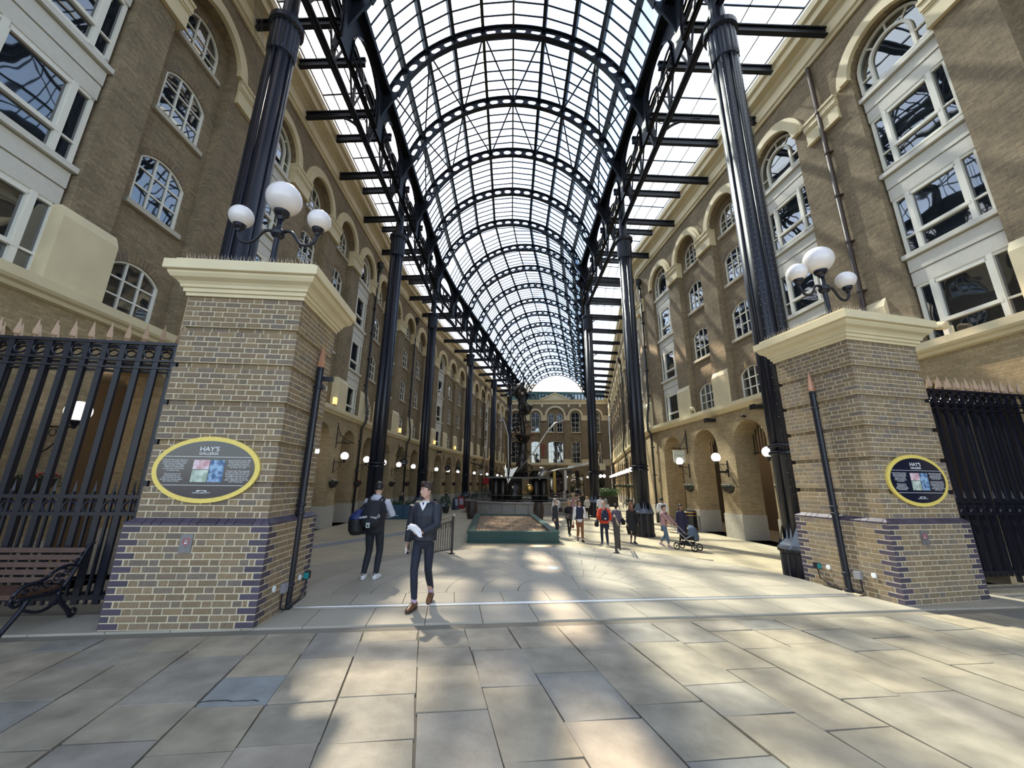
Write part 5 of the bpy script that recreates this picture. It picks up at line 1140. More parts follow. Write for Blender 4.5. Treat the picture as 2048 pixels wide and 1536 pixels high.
fairy([[(-9.6 + u * .3, 10.2, 19.6), (-8.6 + u * .8, 10.3, 13.0), (-8.9 + u * .5, 10.4, 4.5)] for u in (0, .2, .5, .65)], 'strings of tiny bulbs hanging behind the near left column')
fairy([[(6.67 + .42 * cos(a), 20.4 + .42 * sin(a), 15.4 - i * 1.2) for i in range(12)] for a in (-1.9,)], 'string of tiny bulbs down the second right column')
# ------------------------------------------------------------------ things on the galleria floor
t = thing('litter_bin', (10.15, 22.9, 0), 0, 'round black litter bin with gold bands inside a right arcade arch', 'bin'); MB().lathe([(0.33, 0), (0.36, 0.05), (0.36, 1.0), (0.34, 1.08), (0.2, 1.12)], 20, flute=0.03, nf=10).build('body', BLK, t); b = MB()
for z in (0.12, 0.82, 0.98): b.lathe([(0.365, z), (0.375, z + .01), (0.375, z + .04), (0.365, z + .05)], 20)
b.build('gold_band', BRASS, t)
BLUEP = mat('petrol_blue_paint', (0.012, 0.055, 0.10), 0.5); HEDGE = mat('box_hedge', (0.02, 0.045, 0.018), 0.7, var=0.4)
for i in range(3):
    t = thing('blue_planter', (-8.0 + 1.22 * i, 27.9 + .12 * i, 0), radians(5), ['left', 'middle', 'right-hand'][i] + ' petrol-blue planter panel with clipped bushes behind the backpack man', 'planter', 'petrol-blue planter screens'); MB().box((-.6, -.2, 0), (.6, .2, .95)).build('box', BLUEP, t); MB().box((-.6, -.215, .05), (.6, -.2, .9)).build('panel', BLUEP, t)
    for k in (-.38, 0, .38): b = MB(); b.sphere((k, 0, 1.05), .17, 10, 8); leafball(b, (k, 0, 1.05), .21, 90, .03); b.build('bush', HEDGE, t)
    if i == 0:
        for k, (z, w_) in enumerate(((.52, .18), (.38, .25), (.22, .42))): MB().box((-.1, -.222, z), (-.1 + w_, -.216, z + (.035 if k else .06))).build('sign_marks', LET, t)
def aboard(x, y, rz, m, lab, m2=None):
    t = thing('a_board', (x, y, 0), rz, lab, 'a-board')
    for s_ in (-1, 1): o = MB().box((-.33, -.02, 0), (.33, .02, 1.15)).build('board', m, t); o.matrix_local = Matrix.Translation((0, s_ * .2, 0)) @ Matrix.Rotation(s_ * .17, 4, 'X')
    MB().box((-.2, -.24, .35), (.2, -.225, .95)).build('poster', m2 or mat('poster_grey', (.35, .36, .4), .6), t).rotation_euler = (-.17, 0, 0)
aboard(-5.9, 36.0, .1, BLK, 'black a-board with a pale poster right of the man in navy'); aboard(-5.2, 38.0, 1.1, mat('slate_board', (.06, .08, .10), .5), 'slate-grey a-board with a light edge by the café planting'); aboard(-4.9, 39.6, .6, mat('red_board', (.28, .02, .03), .5), 'red a-board right of the slate-grey one')
aboard(5.9, 77.5, 0, mat('cream_board', (.6, .57, .48), .6), 'cream notice board left of the far entrance'); aboard(10.4, 77, 0, MATS['cream_board'], 'cream notice board right of the far entrance')
def cafe(x, y, i):
    t = thing('cafe_table', (x, y, 0), 0, '%s dark café table from the front in the left-hand row' % ordn[i], 'table', 'café tables on the left'); MB().lathe([(.32, .72), (.32, .75)], 16).build('table_top', BLK, t); MB().lathe([(.03, 0), (.03, .72)], 8).lathe([(.2, 0), (.2, .02)], 12).build('pedestal', BLK, t)
    for k, a in enumerate((.3, 2.4, 4.2)):
        c = thing('cafe_chair', (x + .7 * cos(a), y + .7 * sin(a), 0), a - pi / 2, 'dark metal chair, %s side of the %s café table' % (['far', 'wall', 'near'][k], ordn[i]), 'chair', 'café chairs on the left'); b = MB(); b.box((-.2, -.2, .44), (.2, .2, .47)); b.build('seat', BLK, c)
        for q in (-.18, .18):
            for w_ in (-.18, .18): MB().box((q - .012, w_ - .012, 0), (q + .012, w_ + .012, .45 if w_ < 0 else .85)).build('leg', BLK, c)
        MB().box((-.19, .17, .62), (.19, .19, .84)).build('backrest', BLK, c)
for i, (x, y) in enumerate(((-8.4, 31.6), (-7.2, 33.8), (-7.6, 36.6), (-6.9, 39.5), (-6.2, 43), (-5.6, 47), (-4.6, 51.5))): cafe(x, y, i)
PLT = mat('cafe_leaf', (0.025, 0.05, 0.02), 0.65, var=0.5)
for i, (x, y, h) in enumerate(((-5.4, 33.8, .9), (-6.1, 37.2, .8), (-4.9, 41, 1.0), (-5.0, 45.5, 1.3), (-4.3, 48.5, 1.2), (-3.6, 52, 1.5), (-3.4, 56, 1.6), (-2.6, 60, 1.8), (-3.9, 43.9, 1.1), (-1.9, 50.2, 1.3))):
    t = thing('potted_shrub', (x, y, 0), 0, '%s potted evergreen shrub of the left café row' % ordn[i], 'plant', 'potted shrubs of the left café'); MB().lathe([(.2, 0), (.3, .5), (.32, .52)], 12).build('pot', BLK, t); b = MB(); rg = random.Random(i)
    for q in range(4): leafball(b, (rg.uniform(-.25, .25), rg.uniform(-.2, .2), .5 + h * .25 + q * h * .15), .32, 90, .06, rg)
    b.build('foliage', PLT, t)
t = thing('tree_planter', (11.6, 47.5, 0), 0, 'black planter of bright green leaves under the far twin street lamp', 'planter'); MB().box((-1.0, -.5, 0), (1.0, .5, 1.1)).build('box', BLK, t); b = MB()
for q in range(14): leafball(b, (-1.1 + q * .17, -.1, 1.55 + .2 * sin(q * 2.1)), .42, 120, .08)
b.build('foliage', mat('fresh_leaf', (0.08, 0.16, 0.035), 0.5, var=0.5), t)
t = thing('street_lamp', (12.6, 54.5, 0), 0.3, 'black street lamp with twin white globes before the end wall', 'lamp'); b = MB(); b.lathe([(.12, 0), (.12, .3), (.05, .5), (.045, 3.3)], 10); b.beam((-.25, 0, 3.3), (.25, 0, 3.3), .04, .04); b.build('post', BLK, t)
for s_ in (-1, 1): MB().sphere((s_ * .28, 0, 3.6), .24, 14, 10).build('globe', GLOBEON, t, smooth=True)
MB().box((-.28, -.05, 4.4), (.55, .05, 5.3)).build('sign_board', MATS['cream_sign'], t); MB().beam((.1, 0, 3.3), (.1, 0, 5.6), .05, .05).build('sign_pole', BLK, t)
t = thing('red_awning', (-2.5, 62.5, 0), radians(-8), 'red café awning on the left near the sculpture', 'awning'); b = MB(); b.prism([(0, 2.35), (1.4, 2.35), (1.4, 2.55), (0, 3.25)], -1.9, 1.9, Matrix(((0, 0, 1, 0), (1, 0, 0, 0), (0, 1, 0, 0), (0, 0, 0, 1)))); b.build('canopy', mat('awning_red', (.40, .02, .03), .7), t)
for x in (-1.8, 1.8):
    for y in (.1, 1.3): MB().box((x - .02, y - .02, 0), (x + .02, y + .02, 2.4)).build('pole', BLK, t)
def bench2(x, y, lab):
    t = thing('steel_bench', (x, y, 0), .2, lab, 'bench'); MB().box((-.2, -.7, .44), (.25, .7, .5)).build('seat', BLK, t); MB().box((.22, -.7, .6), (.26, .7, .9)).build('backrest', BLK, t)
    for q in (-.6, .6): MB().box((-.18, q - .03, 0), (-.13, q + .03, .45)).build('leg', BLK, t); MB().box((.2, q - .03, 0), (.25, q + .03, .9)).build('leg', BLK, t)
bench2(12.6, 43.5, 'black bench beside the far right arcade piers')
# ------------------------------------------------------------------ end wall fittings
t = mthing('entrance_canopy', EM(9.15), 'black iron fan canopy over the far central entrance', 'canopy'); b = MB(); b.tube([(2.2 * cos(a), .5, 4.2 + 1.5 * sin(a)) for a in [pi * k / 16 for k in range(17)]], .07, 6); b.tube([(1.6 * cos(a), .5, 4.2 + 1.1 * sin(a)) for a in [pi * k / 16 for k in range(17)]], .04, 5)
for k in range(1, 8): a = pi * k / 8; b.tube([(0, .5, 4.2), (2.2 * cos(a), .5, 4.2 + 1.5 * sin(a))], .03, 4)
b.box((-3.1, .3, 4.5), (-2.1, .4, 5.2)); b.box((2.1, .3, 4.5), (3.1, .4, 5.2)); b.box((-.1, .3, 5.5), (.1, .6, 6.2)); b.build('iron_fan', BLK, t)
REDD = mat('dark_red_door', (.10, .02, .015), .4)
t = mthing('entrance_doors', EM(9.15), 'dark red glazed entrance doors below the canopy', 'door'); 
for k in range(4): x = -1.3 + k * .65; MB().box((x, -.75, 0), (x + .62, -.65, 3.7)).build('door_leaf', REDD, t); MB().box((x + .12, -.64, .6), (x + .5, -.62, 3.4)).build('pane', WGLASS, t)
for i, x in enumerate((.9, 5.0, 13.3, 17.4)):
    t = mthing('shopfront', EM(x), 'dark glazed shopfront in the %s arch of the end wall' % ['leftmost', 'second', 'fourth', 'rightmost'][i], 'shopfront'); b = MB()
    b.box((-1.35, -.8, 0), (-1.25, -.7, 5)); b.box((1.25, -.8, 0), (1.35, -.7, 5)); b.box((-.05, -.8, 0), (.05, -.7, 5.1)); b.box((-1.35, -.8, 2.5), (1.35, -.68, 2.65)); b.build('frame', BLK, t); MB().box((-1.3, -.85, 0.05), (1.3, -.8, 5.15)).build('pane', WGLASS, t)
def banner(x, lab, m):
    p = EP(x, 0, 1.6); t = thing('feather_banner', (p[0], p[1], 0), 0, lab, 'banner'); MB().box((-.26, -.02, .8), (.26, .02, 4.6)).prism([(-.26, 4.6), (.26, 4.6), (.20, 5.0), (-.26, 5.2)], -.02, .02, XZ).build('cloth', m, t); MB().lathe([(.025, 0), (.025, 5.2)], 6, (-.28, 0, 0)).lathe([(.25, 0), (.25, .05)], 10).build('pole', BLK, t)
banner(8.75, 'tall yellow feather banner at the far entrance', mat('banner_yellow', (.62, .45, .10), .7)); banner(10.9, 'tall white feather banner right of the yellow one', mat('banner_white', (.7, .7, .68), .7))
t = mthing('red_wall_sign', EM(6.6), 'tall red outlined wall sign between two windows of the end wall', 'sign'); RS = mat('bright_red_letters', (.50, .03, .03), .5)
for k, segs in enumerate((((-.3, 10.3, .3, 10.3), (-.3, 9.6, .3, 9.6), (-.3, 9.6, -.3, 10.3), (.3, 9.6, .3, 10.3), (0, 9.6, 0, 10.3)), ((-.3, 9.3, .3, 9.3), (0, 8.7, 0, 9.3), (-.3, 8.7, .3, 8.9)), ((-.3, 8.4, .25, 8.4), (.25, 7.9, .25, 8.4), (-.2, 7.8, .0, 8.3)))):
    b = MB()
    for x0, z0, x1, z1 in segs: b.beam((x0, .12, z0), (x1, .12, z1), .1, .08, (0, 1, 0))
    b.build('letter', RS, t)
for x, lab in ((11.2, 'white globe lamp on the end wall right of the entrance'), (15.3, 'white globe lamp on the end wall at the right')):
    t = mthing('wall_lantern', EM(x), lab, 'lamp'); link('bracket', LM[0], t); link('globe_holder', LM[1], t); link('globe', LM[2], t)

# downlights in the passages
for W, y, sd in ((WL, 8.3, 'near left'), (WL, 11.4, 'second left'), (WL, 20.5, 'third left'), (WR, 21.6, 'near right'), (WR, 25.0, 'second right')):
    for d in (-1.9, -3.2):
        M = W.M(y, 5.72, d); t = mthing('downlight', M, 'small bright downlight in the %s arcade passage, %s the arch' % (sd, 'just inside' if d > -2 else 'well behind'), 'light'); MB().lathe([(0.07, 0), (0.07, 0.02)], 12).build('lens', mat('warm_lens', (1, .9, .7), .4, emit=((1, .85, .6), 6.0)), t)
        l_ = bpy.data.lights.new('downlight_lamp', 'POINT'); l_.energy = 22; l_.color = (1, .82, .6); l_.shadow_soft_size = 0.06; lo = bpy.data.objects.new('downlight_lamp', l_); C.objects.link(lo); lo.location = M @ Vector((0, 0, -0.12))
# ------------------------------------------------------------------ people
SK = mat('skin_light', (0.50, 0.30, 0.22), 0.5); SKD = mat('skin_tan', (0.32, 0.18, 0.12), 0.5)
def cloth(name, c, r=0.8): return mat(name, c, r, noise=0.10, nscale=7, bump=0.35, bscale=11)
def remesh(mb, vox, name, m, par, extra=None, sm=4):
    me = mb.mesh('tmp'); o = bpy.data.objects.new('tmp', me); C.objects.link(o); md = o.modifiers.new('r', 'REMESH'); md.mode = 'VOXEL'; md.voxel_size = vox; md.use_smooth_shade = True
    m2 = o.modifiers.new('s', 'SMOOTH'); m2.factor = 0.5; m2.iterations = sm
    dg = bpy.context.evaluated_depsgraph_get(); n = bpy.data.meshes.new_from_object(o.evaluated_get(dg)); bpy.data.objects.remove(o)
    if extra:
        q = MB(); q.v = [tuple(v.co) for v in n.vertices]; q.f = [tuple(p.vertices) for p in n.polygons]; k = len(q.v); q.v += extra.v; q.f += [tuple(k + i for i in f) for f in extra.f]; n = q.mesh(name, None, True)
    n.name = name; n.materials.clear(); n.materials.append(m); return link(name, n, par)
def ik(a, b, l1, l2, hint):
    a = Vector(a); b = Vector(b); d = b - a; L = min(d.length, (l1 + l2) * .999); u = d.normalized(); b = a + u * L
    x = (l1 * l1 - l2 * l2 + L * L) / (2 * L); h = sqrt(max(0, l1 * l1 - x * x)); v = Vector(hint); v = v - u * v.dot(u); v.normalize(); return a, a + u * x + v * h, b
def hand(q, w_, dr, palm, s_, curl=0.5, side=1):
    """five fingers and a palm; w_ wrist point, dr pointing direction, palm normal"""
    d = Vector(dr).normalized(); n = Vector(palm); n = (n - d * n.dot(d)).normalized(); x = d.cross(n) * side; w_ = Vector(w_)
    q.loft([(w_ - d * .02 * s_, .026 * s_, .020 * s_, x, n), (w_ + d * .03 * s_, .036 * s_, .016 * s_, x, n), (w_ + d * .075 * s_, .040 * s_, .014 * s_, x, n), (w_ + d * .092 * s_, .036 * s_, .011 * s_, x, n)], 10)
    for k, (off, ln) in enumerate(((-.030, .070), (-.010, .080), (.010, .074), (.029, .058))):
        p = w_ + d * .085 * s_ + x * off * s_; a = 0; pts = [p - d * .02 * s_, p]
        for j in range(3): a += curl * .7; p = p + (d * cos(a) + n * sin(a)) * ln * s_ * (.42, .32, .26)[j]; pts.append(p)
        q.tube(pts, [.0095 * s_, .009 * s_, .0085 * s_, .008 * s_, .006 * s_], 7)
    p = w_ + d * .025 * s_ - x * .03 * s_; q.tube([p, p + (d * .6 - x * .8) * .03 * s_, p + (d * .9 - x * .45 + n * .3) * .058 * s_, p + (d * 1.0 - x * .1 + n * .5) * .082 * s_], [.012 * s_, .011 * s_, .0095 * s_, .007 * s_], 7)
def head(q, c, yaw, s_, pitch=0.0):
    M = Matrix.Translation(c) @ Matrix.Rotation(yaw, 4, 'Z') @ Matrix.Rotation(pitch, 4, 'X') @ Matrix.Diagonal((s_, s_, s_, 1))
    se = [((0, -.035, -.118), .030, .028), ((0, -.030, -.105), .048, .050), ((0, -.022, -.08), .060, .068), ((0, -.012, -.045), .067, .082), ((0, -.006, 0), .073, .092), ((0, 0, .035), .076, .097), ((0, .003, .07), .072, .092), ((0, .006, .10), .055, .072), ((0, .008, .118), .030, .042), ((0, .008, .124), .006, .01)]
    q.loft(se, 16, M=M)
    q.loft([((0, -.088, .018), .008, .008), ((0, -.100, -.005), .010, .012), ((0, -.108, -.028), .015, .014), ((0, -.096, -.040), .012, .008)], 8, M=M)      # nose
    for e in (-1, 1): q.sphere((e * .076, .012, -.008), .02, 8, 6, (.4, .9, 1.5), M=M); q.loft([((e * .030, -.081, .030), .018, .006), ((e * .030, -.087, .036), .020, .007), ((e * .03, -.08, .043), .018, .005)], 8, M=M)
    q.loft([((0, -.088, -.060), .024, .006), ((0, -.095, -.066), .026, .008), ((0, -.088, -.074), .022, .006)], 8, M=M); return M
def person(x, y, z, rz, h, label, spec, near=False):
    """local frame: faces -y, right hand at -x"""
    t = thing('person', (x, y, z), rz, label, 'person', spec.get('group')); k = h / 1.78; V = lambda *a: Vector(a) * k; vox = .010 if near else .02; g = spec.get
    fem = g('fem', False); sh = (.165 if fem else .195); lean = g('lean', 0)
    hipz = .93; LH, RH_ = V(.09, 0, hipz), V(-.09, 0, hipz); S0 = V(sh - .02, lean, 1.43); S1 = V(-sh + .02, lean, 1.43)
    lf = g('lf', ((.10, .02, .085), (-.10, -.02, .085)))      # ankles left, right
    legs = [ik(hp, V(*f), .445 * k, .43 * k, (0, -1, 0)) for hp, f in zip((LH, RH_), lf)]
    hs = g('hands', ((.27, -.05, .86), (-.27, -.05, .86))); hh = g('elb', ((.4, 1, -.2), (-.4, 1, -.2)))
    arms = [ik(s_, V(*q), .30 * k, .26 * k, hn) for s_, q, hn in zip((S0, S1), hs, hh)]
    hy = g('yaw', 0); hc = V(g('hx', 0), lean - .02, 1.655); skin = g('skin', SK)
    q = MB()           # body: one continuous surface
    q.loft([(V(0, 0, .86), .12 * k, .09 * k), (V(0, 0, .95), .15 * k, .10 * k), (V(0, lean * .3, 1.08), .13 * k, .09 * k), (V(0, lean * .7, 1.28), .145 * k, .10 * k), (V(0, lean, 1.42), .12 * k, .08 * k), (V(0, lean + .005, 1.47), .06 * k, .06 * k), (V(0, lean - .005, 1.58), .05 * k, .055 * k)], 14)
    for a in arms: q.tube([a[0] + V(0, 0, -.0), a[1], a[2]], [.05 * k, .04 * k, .027 * k], 9)
    for l_ in legs: q.tube([l_[0], l_[1], l_[2]], [.075 * k, .05 * k, .035 * k], 9)
    q.tube([V(.0, 0, .93), LH], .07 * k, 8); q.tube([V(.0, lean, 1.42), S0], .055 * k, 8); q.tube([V(.0, lean, 1.42), S1], .055 * k, 8); q.tube([V(.0, 0, .93), RH_], .07 * k, 8)
    ex = MB(); hm = MB(); HM = head(hm, hc, hy, k, g('nod', 0))
    q.loft([(V(0, lean, 1.5), .052 * k, .055 * k), (hc - Vector((0, 0, .06 * k)), .05 * k, .055 * k)], 10)
    nv = len(q.v); q.v += hm.v; q.f += [tuple(nv + i for i in f) for f in hm.f]
    hdir = g('hdir', (None, None)); pal = g('palm', ((-1, 0, 0), (1, 0, 0)))
    for i, a in enumerate(arms):
        d = hdir[i] or tuple((a[2] - a[1]).normalized()); hand(ex, a[2], d, pal[i], k, g('curl', .5), 1 if i == 0 else -1)
    remesh(q, .008 * k if near else .016, 'body', skin, t, ex, 1 if near else 1)
    # eyes, brows, mouth
    e = MB(); e2 = MB()
    for s_ in (-1, 1):
        e.sphere((s_ * .030, -.0835, .014), .0105, 8, 6, (1.1, .6, .65), M=HM)
        e2.tube([HM @ Vector((s_ * (.014 + .033 * u), -.094 + .012 * u * u, .034 + .006 * sin(pi * u))) for u in (0, .33, .66, 1)], .0035 * k, 5)
    e.build('eyes', mat('eye_dark', (.03, .02, .02), .3), t, smooth=True); e2.build('eyebrows', g('hair', mat('hair_brown', (.035, .018, .010), .6)), t)
    MB().tube([HM @ Vector((u * .022, -.101 + .008 * u * u, -.066)) for u in (-1, -.5, 0, .5, 1)], .0035 * k, 5).build('mouth', mat('lip', (.30, .11, .10), .5), t)
    # hair
    hair = g('hair', MATS['hair_brown']); st = g('style', 'short'); b = MB()
    if st != 'bald':
        b.loft([((0, .020, -.035), .072, .083), ((0, .022, .0), .082, .090), ((0, .020, .035), .084, .094), ((0, .006, .058), .084, .104), ((0, .0, .085), .080, .103), ((0, .0, .112), .066, .088), ((0, -.008 if st == 'quiff' else 0, .135), .045, .066), ((0, 0, .145), .01, .02)], 16, M=HM)
        if st == 'quiff': b.loft([((0, -.075, .085), .055, .028), ((0, -.080, .115), .055, .03), ((0, -.055, .145), .045, .035)], 12, M=HM)
        if st == 'long': b.loft([((0, .03, .05), .088, .08), ((0, .045, -.05), .09, .065), ((0, .055, -.16), .085, .05), ((0, .06, -.26), .06, .03)], 14, M=HM)
        if st == 'bun': b.sphere((0, .10, .04), .045, 10, 8, M=HM); b.loft([((0, .03, .0), .08, .07), ((0, .04, -.09), .06, .05)], 12, M=HM)
        if st == 'scarf': b.loft([((0, .0, .10), .07, .09), ((0, .01, .0), .092, .10), ((0, .01, -.10), .085, .09), ((0, .0, -.20), .12, .10), ((0, -.05, -.30), .07, .06)], 14, M=HM)
        b.build('hair' if st != 'scarf' else 'headscarf', hair, t, smooth=True)
    # trousers
    if g('legs'):
        q = MB(); q.loft([(V(0, 0, .80), .10 * k, .08 * k), (V(0, 0, .87), .16 * k, .115 * k), (V(0, 0, 1.0), .155 * k, .115 * k), (V(0, 0, 1.04), .14 * k, .105 * k)], 14); lr = g('legr', 1.0)
        for l_ in legs:
            kn = l_[1]; mid = (l_[0] + kn) / 2; ca = kn.lerp(l_[2], .4); q.tube([l_[0] - V(0, 0, .02), mid, kn, ca, l_[2] + V(0, 0, g('cuff', .01))], [.088 * k * lr, .083 * k * lr, .066 * k * lr, .064 * k * lr, .050 * k * lr], 12)
        remesh(q, vox, 'trousers', g('legs'), t, None, 2)
    for l_, s_ in zip(legs, (1, -1)):
        a = l_[2]; dr = Vector((s_ * .12, -1, g('toe', (0, 0))[0 if s_ > 0 else 1])).normalized(); sd = Vector((1, 0, 0)); upv = sd.cross(dr) * -1; upv = upv if upv.z > 0 else -upv; q = MB(); sole = a - upv * (.055 * k)
        q.loft([(sole - dr * .075 * k + upv * .02 * k, .026 * k, .022 * k, sd, upv), (sole - dr * .05 * k + upv * .03 * k, .037 * k, .045 * k, sd, upv), (sole + upv * .035 * k, .038 * k, .058 * k, sd, upv), (sole + dr * .07 * k + upv * .02 * k, .043 * k, .04 * k, sd, upv), (sole + dr * .14 * k + upv * .008 * k, .046 * k, .028 * k, sd, upv), (sole + dr * .19 * k + upv * .003 * k, .032 * k, .018 * k, sd, upv), (sole + dr * .205 * k, .012 * k, .01 * k, sd, upv)], 12); q.build('shoe', g('shoe', BLK), t, smooth=True)
        if g('sole'): q = MB(); q.loft([(sole - dr * .085 * k - upv * .012 * k, .02 * k, .012 * k, sd, upv), (sole - dr * .05 * k - upv * .012 * k, .04 * k, .014 * k, sd, upv), (sole + dr * .08 * k - upv * .014 * k, .048 * k, .014 * k, sd, upv), (sole + dr * .17 * k - upv * .012 * k, .044 * k, .012 * k, sd, upv), (sole + dr * .21 * k - upv * .012 * k, .018 * k, .010 * k, sd, upv)], 10); q.build('sole', g('sole'), t, smooth=True)
        if g('stripe'): b = MB(); b.tube([a + upv * .03 * k - sd * .04 * k - dr * .03 * k, a - dr * .075 * k - upv * .005 * k, a + upv * .03 * k + sd * .04 * k - dr * .03 * k], .009 * k, 5); b.build('heel_tab', BLK, t)
    # top with sleeves
    def top(name, m, hem, r=1.0, sleeves=True, sr=1.0, flare=0, neck=1.475, arm_end=1.0):
        q = MB(); q.loft([(V(0, 0, hem), (.165 + flare) * r * k, (.125 + flare * .8) * r * k), (V(0, 0, max(hem + .05, 1.0)), (.16 + flare * .4) * r * k, .125 * r * k), (V(0, lean * .5, 1.15), (.148 if fem else .165) * r * k, .122 * r * k), (V(0, lean * .8, 1.30), (.16 if fem else .185) * r * k, .130 * r * k), (V(0, lean, 1.40), (.155 if fem else .19) * r * k, .11 * r * k), (V(0, lean, 1.455), .125 * r * k, .085 * r * k), (V(0, lean, neck), .075 * k, .068 * k)], 16)
        q.tube([V(0, lean, 1.41), S0], [.075 * k * r, .066 * k * r], 10); q.tube([V(0, lean, 1.41), S1], [.075 * k * r, .066 * k * r], 10)
        if sleeves:
            for a in arms: q.tube([a[0], a[0].lerp(a[1], .5), a[1], a[1].lerp(a[2], .5), a[1].lerp(a[2], arm_end)], [.070 * k * sr, .062 * k * sr, .054 * k * sr, .048 * k * sr, .040 * k * sr], 11)
        return remesh(q, vox, name, m, t, None, 3)
    for a_ in g('tops', []): top(*a_[0], **a_[1])
    if g('skirt'):
        m, z0, z1, w_ = g('skirt'); b = MB(); b.loft([(V(0, 0, z1), .15 * k, .12 * k), (V(0, 0, (z0 + z1) / 2), (.15 + w_) / 1.6 * k + .05 * k, .16 * k), (V(.01, 0, z0), w_ * k, w_ * .8 * k)], 18); b.build('skirt', m, t, smooth=True)
    return t, arms, legs, HM, k
# --- man in navy, front
NAVYJ = cloth('navy_jacket', (0.010, 0.013, 0.024), .6); NAVYT = cloth('navy_trousers', (0.011, 0.014, 0.028)); BRS = mat('brown_leather', (0.13, 0.055, 0.025), .35); WSH = cloth('white_shirt', (.68, .68, .72))
t, arms, legs, HM, k = person(-1.34, 6.42, PZ, radians(-8), 1.80, 'bearded man in a navy hooded jacket walking forward, brown shoes', dict(legs=NAVYT, legr=.88, shoe=BRS, sole=mat('dark_sole', (.03, .015, .012), .6), lf=((.055, .30, .13), (-.035, -.16, .09)), toe=(-.35, 0), cuff=.045,
    hands=((.07, -.30, 1.06), (-.27, .02, .88)), elb=((1, .8, -.4), (-.7, 1, 0)), yaw=radians(-38), hdir=((-.8, -.55, -.1), (-.1, -.25, -1)), palm=((0, .3, 1), (1, 0, 0)), curl=.8, style='quiff', hair=mat('hair_darkbrown', (.028, .014, .010), .55),
    tops=[(('jacket', NAVYJ, .92), dict(r=1.14, sr=1.36, neck=1.47, arm_end=.96, flare=.012))]), near=True)
b = MB(); b.loft([(Vector((0, .02, 1.42)) * k, .12 * k, .075 * k), (Vector((0, .035, 1.47)) * k, .115 * k, .085 * k), (Vector((0, .055, 1.515)) * k, .085 * k, .06 * k)], 16); b.build('hood', NAVYJ, t, smooth=True)
b = MB(); b.prism([(-.06, 1.50), (-.025, 1.505), (0, 1.44), (.025, 1.505), (.06, 1.50), (.035, 1.44), (0, 1.375), (-.035, 1.44)], -.15, -.12, XZ @ Matrix.Diagonal((1, 1, 1, 1))); b.loft([(Vector((0, -.012, 1.475)) * k, .068 * k, .072 * k), (Vector((0, -.012, 1.50)) * k, .064 * k, .07 * k)], 14); b.build('shirt_collar', WSH, t)
b = MB(); b.loft([((0, -.088, -.088), .035, .016), ((0, -.074, -.112), .034, .03), ((0, -.05, -.124), .026, .03)], 10, M=HM)
b.build('beard', MATS['hair_darkbrown'], t, smooth=True)
for l_, s_ in zip(legs, (1, -1)): MB().tube([l_[2] - Vector((0, 0, .0)), l_[2].lerp(l_[1], .16)], .043, 10).build('sock', mat('lilac_sock', (.42, .30, .42), .8), t)
P0 = t.matrix_basis @ Vector((0, 0, 0))
def at_hand(t, a, d=(0, 0, 0)): return t.matrix_basis @ (a[2] + Vector(d))
bpy.context.view_layer.update()
b = MB(); rg = random.Random(2); b.loft([((-.09, 0, .03), .03, .02, (0, 1, 0), (0, 0, 1)), ((-.05, 0, .05), .07, .045, (0, 1, 0), (0, 0, 1)), ((.02, -.01, .02), .075, .06, (0, 1, 0), (0, 0, 1)), ((.09, 0, -.04), .06, .055, (0, 1, 0), (0, 0, 1)), ((.13, 0, -.09), .03, .02, (0, 1, 0), (0, 0, 1))], 9)
b.v = [(x + rg.uniform(-.012, .012), y + rg.uniform(-.01, .01), z + rg.uniform(-.014, .014)) for x, y, z in b.v]
PAP = mat('white_paper', (.75, .75, .80), .7)
w0 = t.matrix_world @ (arms[0][2] + Vector((-.10, -.09, .05))); tag(b.build('paper_bag', PAP, loc=w0), 'crumpled white paper held at the waist of the man in navy', 'paper bag')
b = MB(); b.v = []; b.loft([((0, 0, .04), .012, .03), ((.01, 0, 0), .016, .045), ((0, 0, -.05), .012, .03)], 8)
w1 = t.matrix_world @ (arms[1][2] + Vector((.0, -.05, -.10))); tag(b.build('white_packet', PAP, loc=w1), 'small white packet in the lowered hand of the man in navy', 'packet')
# --- backpack man, from behind
GREYH = cloth('grey_marl', (.42, .43, .50)); VEST = cloth('black_vest', (.010, .011, .018))
t, arms, legs, HM, k = person(-2.66, 8.05, PZ, radians(178), 1.79, 'man seen from behind in a grey hoodie and black gilet with backpack', dict(legs=cloth('black_cargo', (.012, .014, .022)), legr=1.0, shoe=mat('white_leather', (.72, .72, .74), .35), sole=mat('white_rubber', (.7, .7, .72), .5), stripe=True, lf=((.13, .02, .085), (-.09, -.02, .085)), cuff=.02,
    hands=((.14, -.26, 1.15), (-.13, -.28, 1.12)), elb=((1, .5, -.3), (-1, .6, -.5)), yaw=radians(12), nod=radians(14), style='short', hair=mat('hair_black', (.010, .008, .008), .5),
    tops=[(('hoodie', GREYH, .86), dict(r=1.0, sr=1.12)), (('gilet', VEST, .84), dict(r=1.12, sleeves=False, neck=1.44))]), near=True)
b = MB(); b.loft([(Vector((0, .03, 1.41)) * k, .13 * k, .09 * k), (Vector((0, .05, 1.46)) * k, .135 * k, .11 * k), (Vector((0, .055, 1.51)) * k, .10 * k, .085 * k), (Vector((0, .05, 1.55)) * k, .07 * k, .06 * k)], 16); b.build('hood', GREYH, t, smooth=True)
wm = t.matrix_world.copy()
bp = thing('backpack', (0, 0, 0), 0, 'large black backpack with a white lettered chest band on the man', 'backpack'); bp.matrix_world = wm
q = MB(); q.loft([((0, .24, .97), .15, .09), ((0, .26, 1.05), .175, .12), ((0, .26, 1.2), .18, .12), ((0, .23, 1.36), .165, .095), ((0, .19, 1.45), .12, .05)], 16); remesh(q, .012, 'pack_body', VEST, bp, None, 4)
b = MB()
